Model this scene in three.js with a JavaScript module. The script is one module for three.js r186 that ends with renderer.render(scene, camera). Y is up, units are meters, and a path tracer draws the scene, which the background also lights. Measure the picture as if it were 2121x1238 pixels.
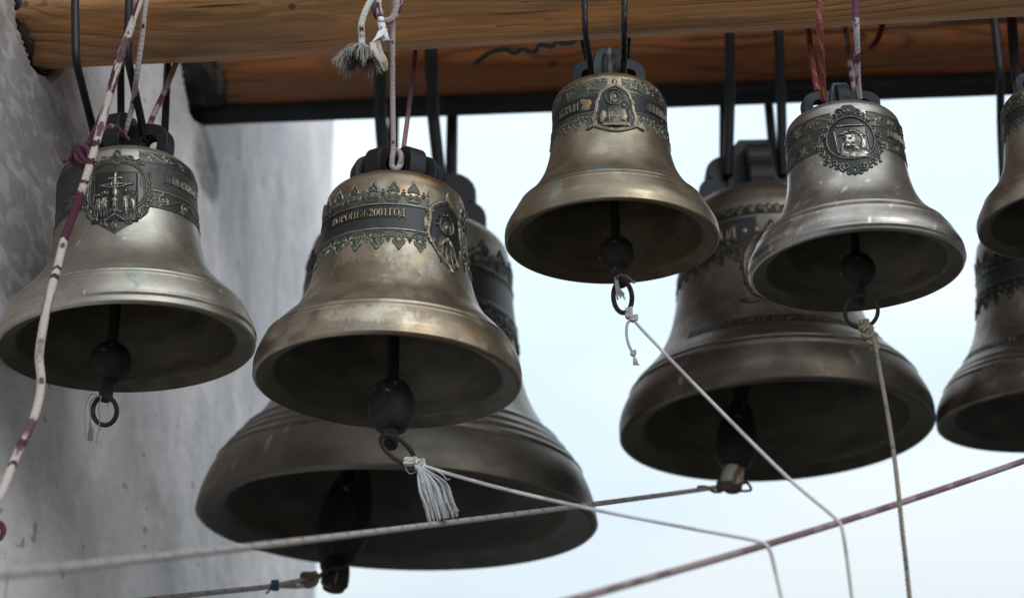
import * as THREE from 'three';
import { mergeGeometries, mergeVertices } from 'three/addons/utils/BufferGeometryUtils.js';

// ------------------------------------------------------------------ camera, sky, sun, exposure
const scene = new THREE.Scene();
const EYE = new THREE.Vector3(0, 1.6, 0), PITCH = THREE.MathUtils.degToRad(22), FPX = 3840;
const camera = new THREE.PerspectiveCamera(2 * Math.atan(619 / FPX) * 180 / Math.PI, 1024 / 597, 0.05, 6000);
camera.position.copy(EYE);
camera.rotation.set(PITCH, 0, 0);
camera.focus = 2.82;
camera.userData.fStop = 3.2;
const renderer = new THREE.WebGLRenderer({ antialias: true });
renderer.setSize(1024, 597);
renderer.toneMapping = THREE.LinearToneMapping;
renderer.toneMappingExposure = 1.0;
renderer.shadowMap.enabled = true;

let seed = 7;
const rnd = () => { seed = (seed * 1664525 + 1013904223) >>> 0; return seed / 4294967296; };
const rr = (a, b) => a + (b - a) * rnd();
const PERM = new Float32Array(65536); for (let i = 0; i < 65536; i++) PERM[i] = rnd();
function vn(x, y) {                                        // value noise 0..1
  const xi = Math.floor(x), yi = Math.floor(y); let fx = x - xi, fy = y - yi;
  fx = fx * fx * (3 - 2 * fx); fy = fy * fy * (3 - 2 * fy);
  const h = (a, b) => PERM[((a * 73 + b * 12289) ^ (a << 7)) & 65535];
  const a = h(xi, yi), b = h(xi + 1, yi), c = h(xi, yi + 1), d = h(xi + 1, yi + 1);
  return a + (b - a) * fx + (c - a + (a - b - c + d) * fx) * fy;
}
function fbm(x, y, n = 4) { let s = 0, a = .5, t = 0; for (let i = 0; i < n; i++) { s += a * vn(x, y); t += a; a *= .5; x = x * 2.03 + 17.3; y = y * 2.03 + 5.7; } return s / t; }
const sst = (a, b, x) => { x = Math.min(1, Math.max(0, (x - a) / (b - a))); return x * x * (3 - 2 * x); };
const mix = (a, b, k) => a + (b - a) * k;
const mix3 = (a, b, k) => [mix(a[0], b[0], k), mix(a[1], b[1], k), mix(a[2], b[2], k)];
const toS = (v) => { v = Math.min(1, Math.max(0, v)); return 255 * (v < .0031308 ? 12.92 * v : 1.055 * Math.pow(v, 1 / 2.4) - .055); };

{ // overcast sky: pale, faintly cyan cloud sheet
  const w = 512, h = 256, data = new Float32Array(w * h * 4);
  for (let j = 0; j < h; j++) for (let i = 0; i < w; i++) {
    const el = (j / (h - 1) - .5) * Math.PI, az = i / w * Math.PI * 2;
    const cx = Math.cos(az) * Math.cos(el), cz = Math.sin(az) * Math.cos(el);
    const n = fbm(cx * 3.4 + 9, cz * 2.2 + el * 9 + 4, 5), b = sst(.30, .62, n);
    const c = mix3([.70, .86, .99], [.87, .955, 1.0], b);
    const e = el < 0 ? .66 : (1 + 2 * Math.sin(el)) / 1.50, o = (j * w + i) * 4;
    for (let k = 0; k < 3; k++) data[o + k] = c[k] * e;
    data[o + 3] = 1;
  }
  const sky = new THREE.DataTexture(data, w, h, THREE.RGBAFormat, THREE.FloatType);
  sky.mapping = THREE.EquirectangularReflectionMapping; sky.magFilter = sky.minFilter = THREE.LinearFilter; sky.wrapS = THREE.RepeatWrapping; sky.needsUpdate = true;
  scene.background = sky; scene.environment = sky;
}
const sun = new THREE.DirectionalLight(new THREE.Color(1, .975, .96), 1.1);
sun.position.set(5.0, 7.4, 5.6); sun.target.position.set(0, 2.6, -2.6);
sun.castShadow = true; sun.shadow.radius = 50; sun.shadow.mapSize.set(2048, 2048);
Object.assign(sun.shadow.camera, { left: -5, right: 5, top: 5, bottom: -5, near: .1, far: 30 });
scene.add(sun, sun.target);

// ------------------------------------------------------------------ helpers
const taken = {};
function numbered(n) { if (taken[n] === undefined) { taken[n] = 0; return n; } return n + '_' + String(++taken[n]).padStart(3, '0'); }
function mesh(name, geo, mat, parent) { const m = new THREE.Mesh(geo, mat); m.name = name; m.castShadow = m.receiveShadow = true; if (parent) parent.add(m); return m; }
function tag(o, label, category, group) { o.userData = { label, category }; if (group) o.userData.group = group; return o; }
function thing(name, label, category, group) { const g = new THREE.Group(); g.name = numbered(name); scene.add(g); return tag(g, label, category, group); }
function single(name, geo, mat, label, category, group) { return tag(mesh(numbered(name), geo, mat, scene), label, category, group); }
function struct(name, geo, mat) { const m = mesh(numbered(name), geo, mat, scene); m.userData = { kind: 'structure' }; return m; }
const cp = Math.cos(PITCH), sp = Math.sin(PITCH);
function at(u, v, F) {                                      // the point F metres in front of the eye (measured level) on the sight line u, v of the photograph
  const a = (u - 1060.5) / FPX, b = -(v - 619) / FPX;
  const k = F / (cp - sp * b);
  return new THREE.Vector3(a * k, 1.6 + (sp + cp * b) * k, -F);
}
const V = (x, y, z) => new THREE.Vector3(x, y, z);
function dataTex(w, h, fn, srgb, repeat) {
  const d = new Uint8Array(w * h * 4), c = [0, 0, 0];
  for (let j = 0; j < h; j++) for (let i = 0; i < w; i++) {
    fn((i + .5) / w, (j + .5) / h, c); const o = (j * w + i) * 4;
    for (let k = 0; k < 3; k++) d[o + k] = srgb ? toS(c[k]) : 255 * Math.min(1, Math.max(0, c[k]));
    d[o + 3] = 255;
  }
  const t = new THREE.DataTexture(d, w, h); t.magFilter = THREE.LinearFilter; t.minFilter = THREE.LinearMipmapLinearFilter; t.generateMipmaps = true;
  t.wrapS = t.wrapT = THREE.RepeatWrapping; if (srgb) t.colorSpace = THREE.SRGBColorSpace; t.needsUpdate = true; return t;
}
function grid(nu, nv, fn, col, closeU) {                    // a sheet of nu x nv cells; fn(u, v) -> Vector3, col(u, v) -> [r, g, b]
  const pos = [], uv = [], idx = [], cs = [];
  for (let j = 0; j <= nv; j++) for (let i = 0; i <= nu; i++) {
    const p = fn(i / nu, j / nv); pos.push(p.x, p.y, p.z); uv.push(p.u ?? i / nu, p.v ?? j / nv);
    if (col) cs.push(...col(i / nu, j / nv));
  }
  for (let j = 0; j < nv; j++) for (let i = 0; i < nu; i++) { const a = j * (nu + 1) + i, b = a + 1, c = a + nu + 1, d = c + 1; idx.push(a, b, d, a, d, c); }
  const g = new THREE.BufferGeometry();
  g.setAttribute('position', new THREE.Float32BufferAttribute(pos, 3)); g.setAttribute('uv', new THREE.Float32BufferAttribute(uv, 2));
  if (col) g.setAttribute('color', new THREE.Float32BufferAttribute(cs, 3));
  g.setIndex(idx); g.computeVertexNormals();
  if (closeU) { const n = g.attributes.normal; for (let j = 0; j <= nv; j++) { const a = j * (nu + 1), b = a + nu; const x = n.getX(a) + n.getX(b), y = n.getY(a) + n.getY(b), z = n.getZ(a) + n.getZ(b), l = Math.hypot(x, y, z) || 1; n.setXYZ(a, x / l, y / l, z / l); n.setXYZ(b, x / l, y / l, z / l); } }
  return g;
}
// a tube along a curve whose radius is rad(s metres, theta, k 0..1) and colour col(s, theta, k)
function tube(points, rad, { seg = 200, sides = 10, col, tension = .5, closed = false, caps = true, straight = false } = {}) {
  let curve;
  if (straight) { curve = new THREE.CurvePath(); let at0 = points[0]; const n = points.length;
    for (let i = 1; i < n - 1; i++) { const a = points[i - 1], b = points[i], c = points[i + 1], p = b.clone().lerp(a, Math.min(.48, straight / b.distanceTo(a))), q = b.clone().lerp(c, Math.min(.48, straight / b.distanceTo(c))); curve.add(new THREE.LineCurve3(at0, p)); curve.add(new THREE.QuadraticBezierCurve3(p, b, q)); at0 = q; }
    curve.add(new THREE.LineCurve3(at0, points[n - 1])); }
  else curve = new THREE.CatmullRomCurve3(points, closed, 'centripetal', tension);
  const L = curve.getLength(), n = seg;
  const C = [], Tn = []; for (let i = 0; i <= n; i++) { C.push(curve.getPointAt(Math.min(1, i / n))); }
  for (let i = 0; i <= n; i++) { const a = C[Math.max(0, i - 1)], b = C[Math.min(n, i + 1)]; Tn.push(closed && (i === 0 || i === n) ? C[1].clone().sub(C[n - 1]).normalize() : b.clone().sub(a).normalize()); }
  let N = new THREE.Vector3(.31, .17, .93); N.sub(Tn[0].clone().multiplyScalar(N.dot(Tn[0]))).normalize();
  const fr = []; for (let i = 0; i <= n; i++) { N = N.clone().sub(Tn[i].clone().multiplyScalar(N.dot(Tn[i]))).normalize(); fr.push([N, Tn[i].clone().cross(N)]); }
  const f = typeof rad === 'function' ? rad : () => rad;
  return grid(sides, n + (caps ? 2 : 0), (u, v) => {
    let i = Math.round(v * (n + (caps ? 2 : 0))) - (caps ? 1 : 0), r = null; if (i < 0) { i = 0; r = 1e-5; } if (i > n) { i = n; r = 1e-5; }
    const th = u * Math.PI * 2, k = i / n; if (r === null) r = f(k * L, th, k);
    const p = C[i].clone().addScaledVector(fr[i][0], Math.cos(th) * r).addScaledVector(fr[i][1], Math.sin(th) * r); p.u = u; p.v = k * L; return p;
  }, col ? (u, v) => { const i = Math.min(n, Math.max(0, Math.round(v * (n + (caps ? 2 : 0))) - (caps ? 1 : 0))); return col(i / n * L, u * Math.PI * 2, i / n); } : null, true);
}
function box(w, h, d, x = 0, y = 0, z = 0) { const g = new THREE.BoxGeometry(w, h, d); g.translate(x, y, z); return g; }
function merge(list) { return mergeGeometries(list.map((g) => { const q = g.index ? g.toNonIndexed() : g; for (const k of Object.keys(q.attributes)) if (!['position', 'normal', 'uv', 'color'].includes(k)) q.deleteAttribute(k); return q; })); }
const std = (o) => new THREE.MeshStandardMaterial(o);
const rgb = (r, g, b) => new THREE.Color().setRGB(r, g, b);

// ------------------------------------------------------------------ the belfry: ground, floor, ceiling, walls
const concreteTex = dataTex(256, 256, (u, v, c) => { const n = .6 + .5 * fbm(u * 14, v * 14, 4); c[0] = .045 * n; c[1] = .041 * n; c[2] = .037 * n; }, true);
const floorMat = std({ map: concreteTex, roughness: .92 });
struct('ground', (() => { const g = new THREE.PlaneGeometry(4000, 4000); g.rotateX(-Math.PI / 2); g.translate(0, -14, 0); return g; })(), std({ color: rgb(.055, .055, .042), roughness: 1 }));
struct('floor', box(5.2, .25, 8.4, .5, -.125, -2.3), floorMat);
const boardMat = std({ map: dataTex(512, 256, (u, v, c) => { const b = Math.floor(v * 8), g = .55 + .6 * fbm(u * 4 + b * 7, v * 90, 3); const e = Math.abs(v * 8 - b - .5) > .47 ? .3 : 1; c[0] = .26 * g * e; c[1] = .17 * g * e; c[2] = .105 * g * e; }, true), roughness: .8 });
struct('ceiling', box(3.9, .12, 1.95, 1.16, 4.46, -3.32), boardMat);  // unseen from the camera; built for its shade, depth cut to admit sky light

const plasterRight = std({ color: rgb(.42, .41, .40), roughness: .95 });
struct('wall_right', box(.9, 4.4, 2.1, 2.55, 2.2, -3.3), plasterRight);  // unseen from the camera; kept short so more sky light enters from the right

// left wall pier, in view: plan polyline run as a smooth sheet, with the pockets of the two beams
const beamF = (x) => 2.6 - .105 * x, backF = (x) => 3.585 - .08 * x;
const PLAN = [[-1.02, .4], [-.90, 1.4], [-.795, 2.55], [-.745, 3.1], [-.712, 3.5], [-.690, 3.8], [-.664, 4.4], [-.630, 5.1], [-.612, 5.45], [-.606, 5.56], [-.6035, 5.60], [-.612, 5.605], [-.66, 5.61], [-.8, 5.62]];
const planCurve = (() => { const pts = PLAN.map(([x, F]) => V(x, 0, -F)); return new THREE.CatmullRomCurve3(pts, false, 'centripetal'); })();
const planL = planCurve.getLength();
const planSamples = []; for (let i = 0; i <= 400; i++) planSamples.push(planCurve.getPointAt(i / 400));
const sOfF = (F) => { let b = 0, e = 9; planSamples.forEach((p, i) => { const d = Math.abs(-p.z - F); if (d < e && -p.z < 5.65) { e = d; b = i; } }); return b / 400 * planL; };
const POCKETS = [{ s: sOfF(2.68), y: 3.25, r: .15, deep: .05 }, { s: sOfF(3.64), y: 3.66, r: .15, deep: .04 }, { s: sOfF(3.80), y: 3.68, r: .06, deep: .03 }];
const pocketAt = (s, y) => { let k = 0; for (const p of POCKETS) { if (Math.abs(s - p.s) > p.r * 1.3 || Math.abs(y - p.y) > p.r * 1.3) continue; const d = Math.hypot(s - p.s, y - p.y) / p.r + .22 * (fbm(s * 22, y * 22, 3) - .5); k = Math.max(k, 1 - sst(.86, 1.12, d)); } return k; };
{
  const s0 = 0, s1 = planL, y0 = 0, y1 = 5.6, W = 1100, H = 1000, ty0 = 1.7, ty1 = 4.7, ts0 = sOfF(2.0), ts1 = s1;
  const drips = [[sOfF(2.66), 2.62, .30, 1], [sOfF(2.675), 2.5, .25, .9], [sOfF(2.62), 2.4, .2, .6], [sOfF(2.8), 2.3, .25, .5], [sOfF(3.5), 2.25, .3, .35], [sOfF(3.9), 2.3, .35, .3], [sOfF(4.2), 2.5, .3, .22]];
  const tex = dataTex(W, H, (u, v, c) => {
    const s = mix(ts0, ts1, u), y = mix(ty0, ty1, v);
    const g = s * .34;                                     // trowelled and brushed along the wall: marks longer than high
    let n = fbm(g * 3, y * 2.6, 4), m = fbm(g * 13 + 3, y * 9, 4), f = fbm(g * 80, y * 70, 2), gr = vn(g * 300, y * 260);
    let k = .86 * (.92 + .12 * n) * (.93 + .13 * m) * (.92 + .14 * f) * (.94 + .12 * gr);
    let col = [k * 1.045, k * .99, k * 1.005];
    const st = fbm(g * 26, y * 3.2 + 9, 4); col = mix3(col, [.50, .44, .41], .28 * sst(.52, .74, st) * sst(.35, .6, fbm(g * 5, y * 2.5 + 4, 3)));
    const st2 = fbm(g * 40 + 7, y * 13 + 2, 4); col = mix3(col, [.56, .56, .61], .32 * sst(.50, .74, st2));
    const st3 = fbm(g * 17 + 70, y * 6.5 + 31, 4); col = mix3(col, [.54, .48, .43], .32 * sst(.54, .74, st3));
    // soot and mortar stain round the front beam pocket
    for (const [p, sc] of [[POCKETS[0], 2.1], [POCKETS[2], 1.4]]) { const dx = (s - p.s) * .62, dy = y - p.y, d = Math.hypot(dx, dy + .16 * sc) / (p.r * sc) + 1.0 * (fbm(g * 15 + 1, y * 12, 5) - .5), spl = fbm(g * 90, y * 70, 4); col = mix3(col, [.19, .17, .155], Math.min(.80, (1 - sst(.45, 1.15, d)) * (.58 + .42 * sst(.32, .66, spl)))); }
    const scab = fbm(g * 30 + 8, y * 26, 4) * sst(2.5, 2.95, y) * (1 - sst(sOfF(2.9), sOfF(3.2), s)); col = mix3(col, [.36, .33, .315], .38 * sst(.46, .68, scab));
    // rust-brown thin drips
    for (const [ds, dy, dl, a] of drips) { if (y > dy || y < dy - dl) continue; const x = s - ds - .012 * (fbm(y * 9, ds * 50, 3) - .5), w = .008; if (Math.abs(x) < .03) { const q = Math.exp(-x * x / (w * w)) * sst(.36, .5, fbm(y * 28, ds * 90, 2)); col = mix3(col, [.24, .13, .09], .75 * a * q); } }
    const chip = fbm(g * 60 + 30, y * 52, 2); if (chip > .84) col = mix3(col, [.26, .23, .21], .6 * sst(.84, .88, chip));
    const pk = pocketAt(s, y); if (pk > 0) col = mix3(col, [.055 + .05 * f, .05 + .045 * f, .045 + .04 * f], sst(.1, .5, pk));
    c[0] = col[0]; c[1] = col[1]; c[2] = col[2];
  }, true);
  tex.wrapS = tex.wrapT = THREE.ClampToEdgeWrapping;
  const wall = grid(420, 470, (u, v) => {
    // spend most rows where the picture looks
    const y = v < .1 ? mix(y0, 1.8, v / .1) : v < .9 ? mix(1.8, 4.0, (v - .1) / .8) : mix(4.0, y1, (v - .9) / .1), s = u < .15 ? mix(s0, ts0, u / .15) : mix(ts0, s1, (u - .15) / .85);
    const k = Math.min(399.999, s / planL * 400), i = Math.floor(k), p = planSamples[i].clone().lerp(planSamples[i + 1], k - i), t = planSamples[i + 1].clone().sub(planSamples[i]).normalize(), nx = V(-t.z, 0, t.x);
    const calm = 1 - .85 * sst(sOfF(5.0), sOfF(5.5), s), bump = calm * .016 * (fbm(s * 2.6, y * 2.6, 3) - .5) + calm * .006 * (fbm(s * 14, y * 14, 3) - .5) + .0016 * (fbm(s * 70, y * 70, 2) - .5);
    const pk = pocketAt(s, y), lip = Math.max(0, 1 - Math.abs(pk - .1) / .1) * .008;
    p.addScaledVector(nx, bump + lip - pk * .055 + pk * .02 * (fbm(s * 50, y * 50, 3) - .5)); p.y = y;
    p.u = (s - ts0) / (ts1 - ts0); p.v = (y - ty0) / (ty1 - ty0); return p;
  });
  const w = single('plaster_wall', wall, std({ map: tex, roughness: .95, side: THREE.DoubleSide }), 'whitewashed plaster wall on the left with dirty streaks and soot round the beam end', 'wall');
  // rough mortar packed round the beam ends
  const mortarMat = std({ map: dataTex(256, 256, (u, v, c) => { const n = fbm(u * 24, v * 24, 4), k = mix3([.035, .033, .03], [.14, .13, .115], sst(.45, .8, n)); c[0] = k[0]; c[1] = k[1]; c[2] = k[2]; }, true), roughness: 1 });
  for (const [x0, x1, Ff_, y, r, sd] of [[-.95, -.800, beamF, 3.243, .138, 3], [-.86, -.648, backF, 3.70, .150, 8]])
    mesh('mortar', grid(80, 60, (u, v) => { const th = u * 6.2832, e = .030 * (fbm(Math.cos(th) * 3 + sd, Math.sin(th) * 3, 3) - .5) - .018 * Math.sin(th), f = Math.min(1, v / .8), x = mix(x0, x1 + e, f), q = v > .8 ? 1 - (v - .8) / .2 * .22 : 1, R = r * q * (1 + (1 - f) * .16) + .012 * (fbm(x * 34 + sd, Math.cos(th) * 5 + Math.sin(th) * 3, 3) - .5) + .005 * (fbm(x * 60 + 4, Math.cos(th) * 9 + Math.sin(th) * 7, 3) - .5); const xx = x - (v > .8 ? .004 * (v - .8) / .2 : 0); return V(xx, y + .004 * xx + Math.sin(th) * R, -(Ff_(xx) - Math.cos(th) * R)); }, null, true), mortarMat, w);
  // the body of the pier behind the sheet
  const sh = new THREE.Shape([[-1.08, .3], [-.98, 1.4], [-.875, 2.55], [-.83, 3.1], [-.80, 3.5], [-.77, 3.8], [-.745, 4.4], [-.71, 5.1], [-.68, 5.56], [-.8, 5.56], [-1.9, 5.56], [-1.9, .3]].map(([x, F]) => new THREE.Vector2(x, F)));
  const eg = new THREE.ExtrudeGeometry(sh, { depth: 5.5, bevelEnabled: false }); eg.rotateX(-Math.PI / 2);
  mesh('masonry_core', eg, std({ color: rgb(.4, .38, .36), roughness: .95 }), w);
}

// ------------------------------------------------------------------ timber
function woodTex(o) {
  const { W = 2048, H = 512, len, girth, a, b, knots, dark, gray } = o;
  return dataTex(W, H, (u, v, c) => {
    const x = u * len, y = v * girth; let d = y * o.freq + 2.6 * (fbm(x * 1.5 + o.seed, y * 7, 3) - .5) * o.wob + .6 * (fbm(x * 3.5, y * 26 + o.seed, 3) - .5);
    let kn = 0, ring = 0;
    for (const [kx, ky, kr] of knots) { const dx = (x - kx) / 2.2, dy = y - ky, q = Math.hypot(dx, dy) / kr; if (q < 5) { d += 1.3 * Math.exp(-q * q * .35) * Math.sign(dy + 1e-6) * (1 - Math.exp(-q)); const q2 = Math.hypot(x - kx, dy) / (kr * .42); kn = Math.max(kn, 1 - sst(.75, 1.1, q2)); ring = Math.max(ring, Math.exp(-Math.pow((q2 - 1.05) / .18, 2))); } }
    const fr = d - Math.floor(d), late = sst(.45, .92, fr) * (1 - sst(.95, 1, fr));
    const fib = fbm(x * 7, y * 420, 3), big = fbm(x * 1.1 + 3, y * 9 + o.seed, 4);
    const ln = Math.exp(-Math.pow((fr - .5) / .13, 2)) * (.45 + .9 * sst(.35, .65, fbm(x * 2.4 + 7, y * 22 + o.seed, 3)));
    let col = mix3(a, b, .38 * late * (.5 + big)); col = mix3(col, b, Math.min(1, .85 * ln)); const k = .62 + .52 * fib + .5 * (big - .5);
    col = col.map((q) => q * k);
    col = mix3(col, gray, .6 * sst(.48, .72, fbm(x * 1.7 + 11, y * 13, 4)));
    col = mix3(col, [a[0] * 1.15, a[1] * .98, a[2] * .75], .5 * sst(.55, .72, fbm(x * 2.6 + 31, y * 17, 3)));
    col = mix3(col, [.84, .60, .34], .75 * o.pale * sst(.50, .64, fbm(x * 3.2 + 50, y * 15, 4)) * sst(.34, .39, y)); col = mix3(col, [.30, .19, .11], .45 * o.pale * sst(.55, .70, fbm(x * 4.6 + 90, y * 24, 4)));
    const crack = fbm(x * 1.5 + o.seed * 2, y * 58, 4); col = mix3(col, dark, .85 * sst(.70, .76, crack));
    const fleck = vn(x * 26 + 3, y * 150); col = mix3(col, dark, .5 * sst(.93, .98, fleck));
    col = mix3(col, dark, .85 * kn * (.6 + .4 * fib)); col = mix3(col, dark, .6 * ring);
    c[0] = col[0]; c[1] = col[1]; c[2] = col[2];
  }, true);
}
function log(name, x0, x1, Ffn, y, facets, len, tex, label, mat, seedv) {
  // section: rounded polygon given by facets [angle from the viewer's side, distance at the left, distance at the right]
  const n = 300, m = 96, girth = .85;
  const g = grid(m, n, (u, v) => {
    const x = mix(x0, x1, v), th = (u - .5) * Math.PI * 2; let acc = 0;
    for (const [a, dl, dr] of facets) { const co = Math.cos(th - a * Math.PI / 180); if (co > .05) { const d = mix(dl, dr, v) + .006 * (fbm(x * 1.4 + a, a + seedv, 3) - .5); acc += Math.pow(co / d, 26); } }
    let r = Math.pow(acc, -1 / 26);
    r += .007 * (fbm(x * 2.6 + 5, th * 2.4 + seedv, 3) - .5) + .0022 * (fbm(x * 9, th * 12 + seedv, 3) - .5);
    const p = V(x, y + .004 * x + Math.sin(th) * r, -(Ffn(x) - Math.cos(th) * r)); p.u = v * (x1 - x0) / len; p.v = u; return p;
  }, null, true);
  return single(name, g, mat, label, 'beam');
}
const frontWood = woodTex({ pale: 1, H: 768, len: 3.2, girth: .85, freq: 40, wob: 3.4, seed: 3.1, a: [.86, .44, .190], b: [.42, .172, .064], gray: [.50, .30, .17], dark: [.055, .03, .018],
  knots: [[.38, .388, .010], [.50, .362, .006], [.375, .36, .013], [.63, .30, .012], [.80, .33, .012], [1.02, .385, .012], [1.30, .34, .010], [1.62, .36, .013], [1.9, .33, .012], [.2, .33, .010]] });
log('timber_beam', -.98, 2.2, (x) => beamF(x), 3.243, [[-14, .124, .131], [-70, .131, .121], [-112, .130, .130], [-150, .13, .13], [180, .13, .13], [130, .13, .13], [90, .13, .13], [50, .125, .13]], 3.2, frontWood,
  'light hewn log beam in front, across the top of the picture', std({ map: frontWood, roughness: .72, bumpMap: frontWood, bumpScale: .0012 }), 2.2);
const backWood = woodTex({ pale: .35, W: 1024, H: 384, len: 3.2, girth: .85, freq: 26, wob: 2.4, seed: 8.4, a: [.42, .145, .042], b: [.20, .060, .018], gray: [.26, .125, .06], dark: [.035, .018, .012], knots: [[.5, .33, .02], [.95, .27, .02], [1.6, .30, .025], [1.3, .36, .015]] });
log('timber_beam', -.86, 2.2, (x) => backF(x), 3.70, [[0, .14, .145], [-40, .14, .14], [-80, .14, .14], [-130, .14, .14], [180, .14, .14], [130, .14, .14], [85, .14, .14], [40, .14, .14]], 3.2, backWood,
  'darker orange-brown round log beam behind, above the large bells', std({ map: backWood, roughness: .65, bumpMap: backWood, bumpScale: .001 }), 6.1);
{ // blackened steel lintel under the back log
  const bt = dataTex(512, 64, (u, v, c) => { const n = .5 + fbm(u * 40, v * 5, 4); c[0] = .014 * n; c[1] = .014 * n; c[2] = .016 * n; }, true);
  const g = grid(220, 20, (u, v) => {
    const x = mix(-.76, 2.2, u), q = v * 4, F0 = 3.62 - .08 * x, k = Math.min(3, Math.floor(q)), f = q - k; const yb = 3.532, yt = yb + .095, d = .06;
    const c = [[yt, 0], [yb, 0], [yb, d], [yt, d], [yt, 0]]; const a = c[k], b = c[k + 1]; const w = .004 * (fbm(x * 9, v * 9, 3) - .5);
    return V(x, mix(a[0], b[0], f) + w, -(F0 + mix(a[1], b[1], f) + w));
  });
  single('steel_lintel', g, std({ map: bt, roughness: .85, metalness: .1, side: THREE.DoubleSide }), 'black lintel bar under the back log at the top of the sky opening', 'lintel');
}

// ------------------------------------------------------------------ bells
const BT = [0, .06, .14, .22, .3, .4, .52, .66, .8, .9, .96, 1];
function profR(rs, t) {
  const n = BT.length, m = (i) => { if (i === 0) return (rs[1] - rs[0]) / (BT[1] - BT[0]); if (i === n - 1) return (rs[n - 1] - rs[n - 2]) / (BT[n - 1] - BT[n - 2]); const h0 = BT[i] - BT[i - 1], h1 = BT[i + 1] - BT[i]; return ((rs[i + 1] - rs[i]) / h1 * h0 + (rs[i] - rs[i - 1]) / h0 * h1) / (h0 + h1); };
  let i = 0; while (i < n - 2 && t > BT[i + 1]) i++;
  const h = BT[i + 1] - BT[i], s = (t - BT[i]) / h;
  return (2 * s ** 3 - 3 * s * s + 1) * rs[i] + (s ** 3 - 2 * s * s + s) * h * m(i) + (-2 * s ** 3 + 3 * s * s) * rs[i + 1] + (s ** 3 - s * s) * h * m(i + 1);
}
const darkIron = std({ color: rgb(.018, .018, .021), roughness: .5, metalness: .35 });
const ironTex = dataTex(256, 256, (u, v, c) => { const n = fbm(u * 18, v * 14, 4), w = sst(.66, .74, fbm(u * 30 + 5, v * 34, 3)); let k = mix3([.015, .012, .011], [.036, .020, .014], sst(.42, .78, n)); k = mix3(k, [.30, .26, .24], .8 * w * sst(.5, .62, fbm(u * 5 + 2, v * 5, 2))); c[0] = k[0]; c[1] = k[1]; c[2] = k[2]; }, true);
const rustIron = std({ map: ironTex, roughness: .75, metalness: .25, bumpMap: ironTex, bumpScale: .0006 });
const crownTex = dataTex(256, 256, (u, v, c) => { const n = fbm(u * 12, v * 12, 4); const k = mix3([.020, .023, .027], [.062, .062, .058], sst(.45, .75, n)); c[0] = k[0]; c[1] = k[1]; c[2] = k[2]; }, true);
const crownMat = std({ map: crownTex, roughness: .5, metalness: .6 });
const darkCrown = std({ color: rgb(.012, .0125, .014), roughness: .55, metalness: .3 });

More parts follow.
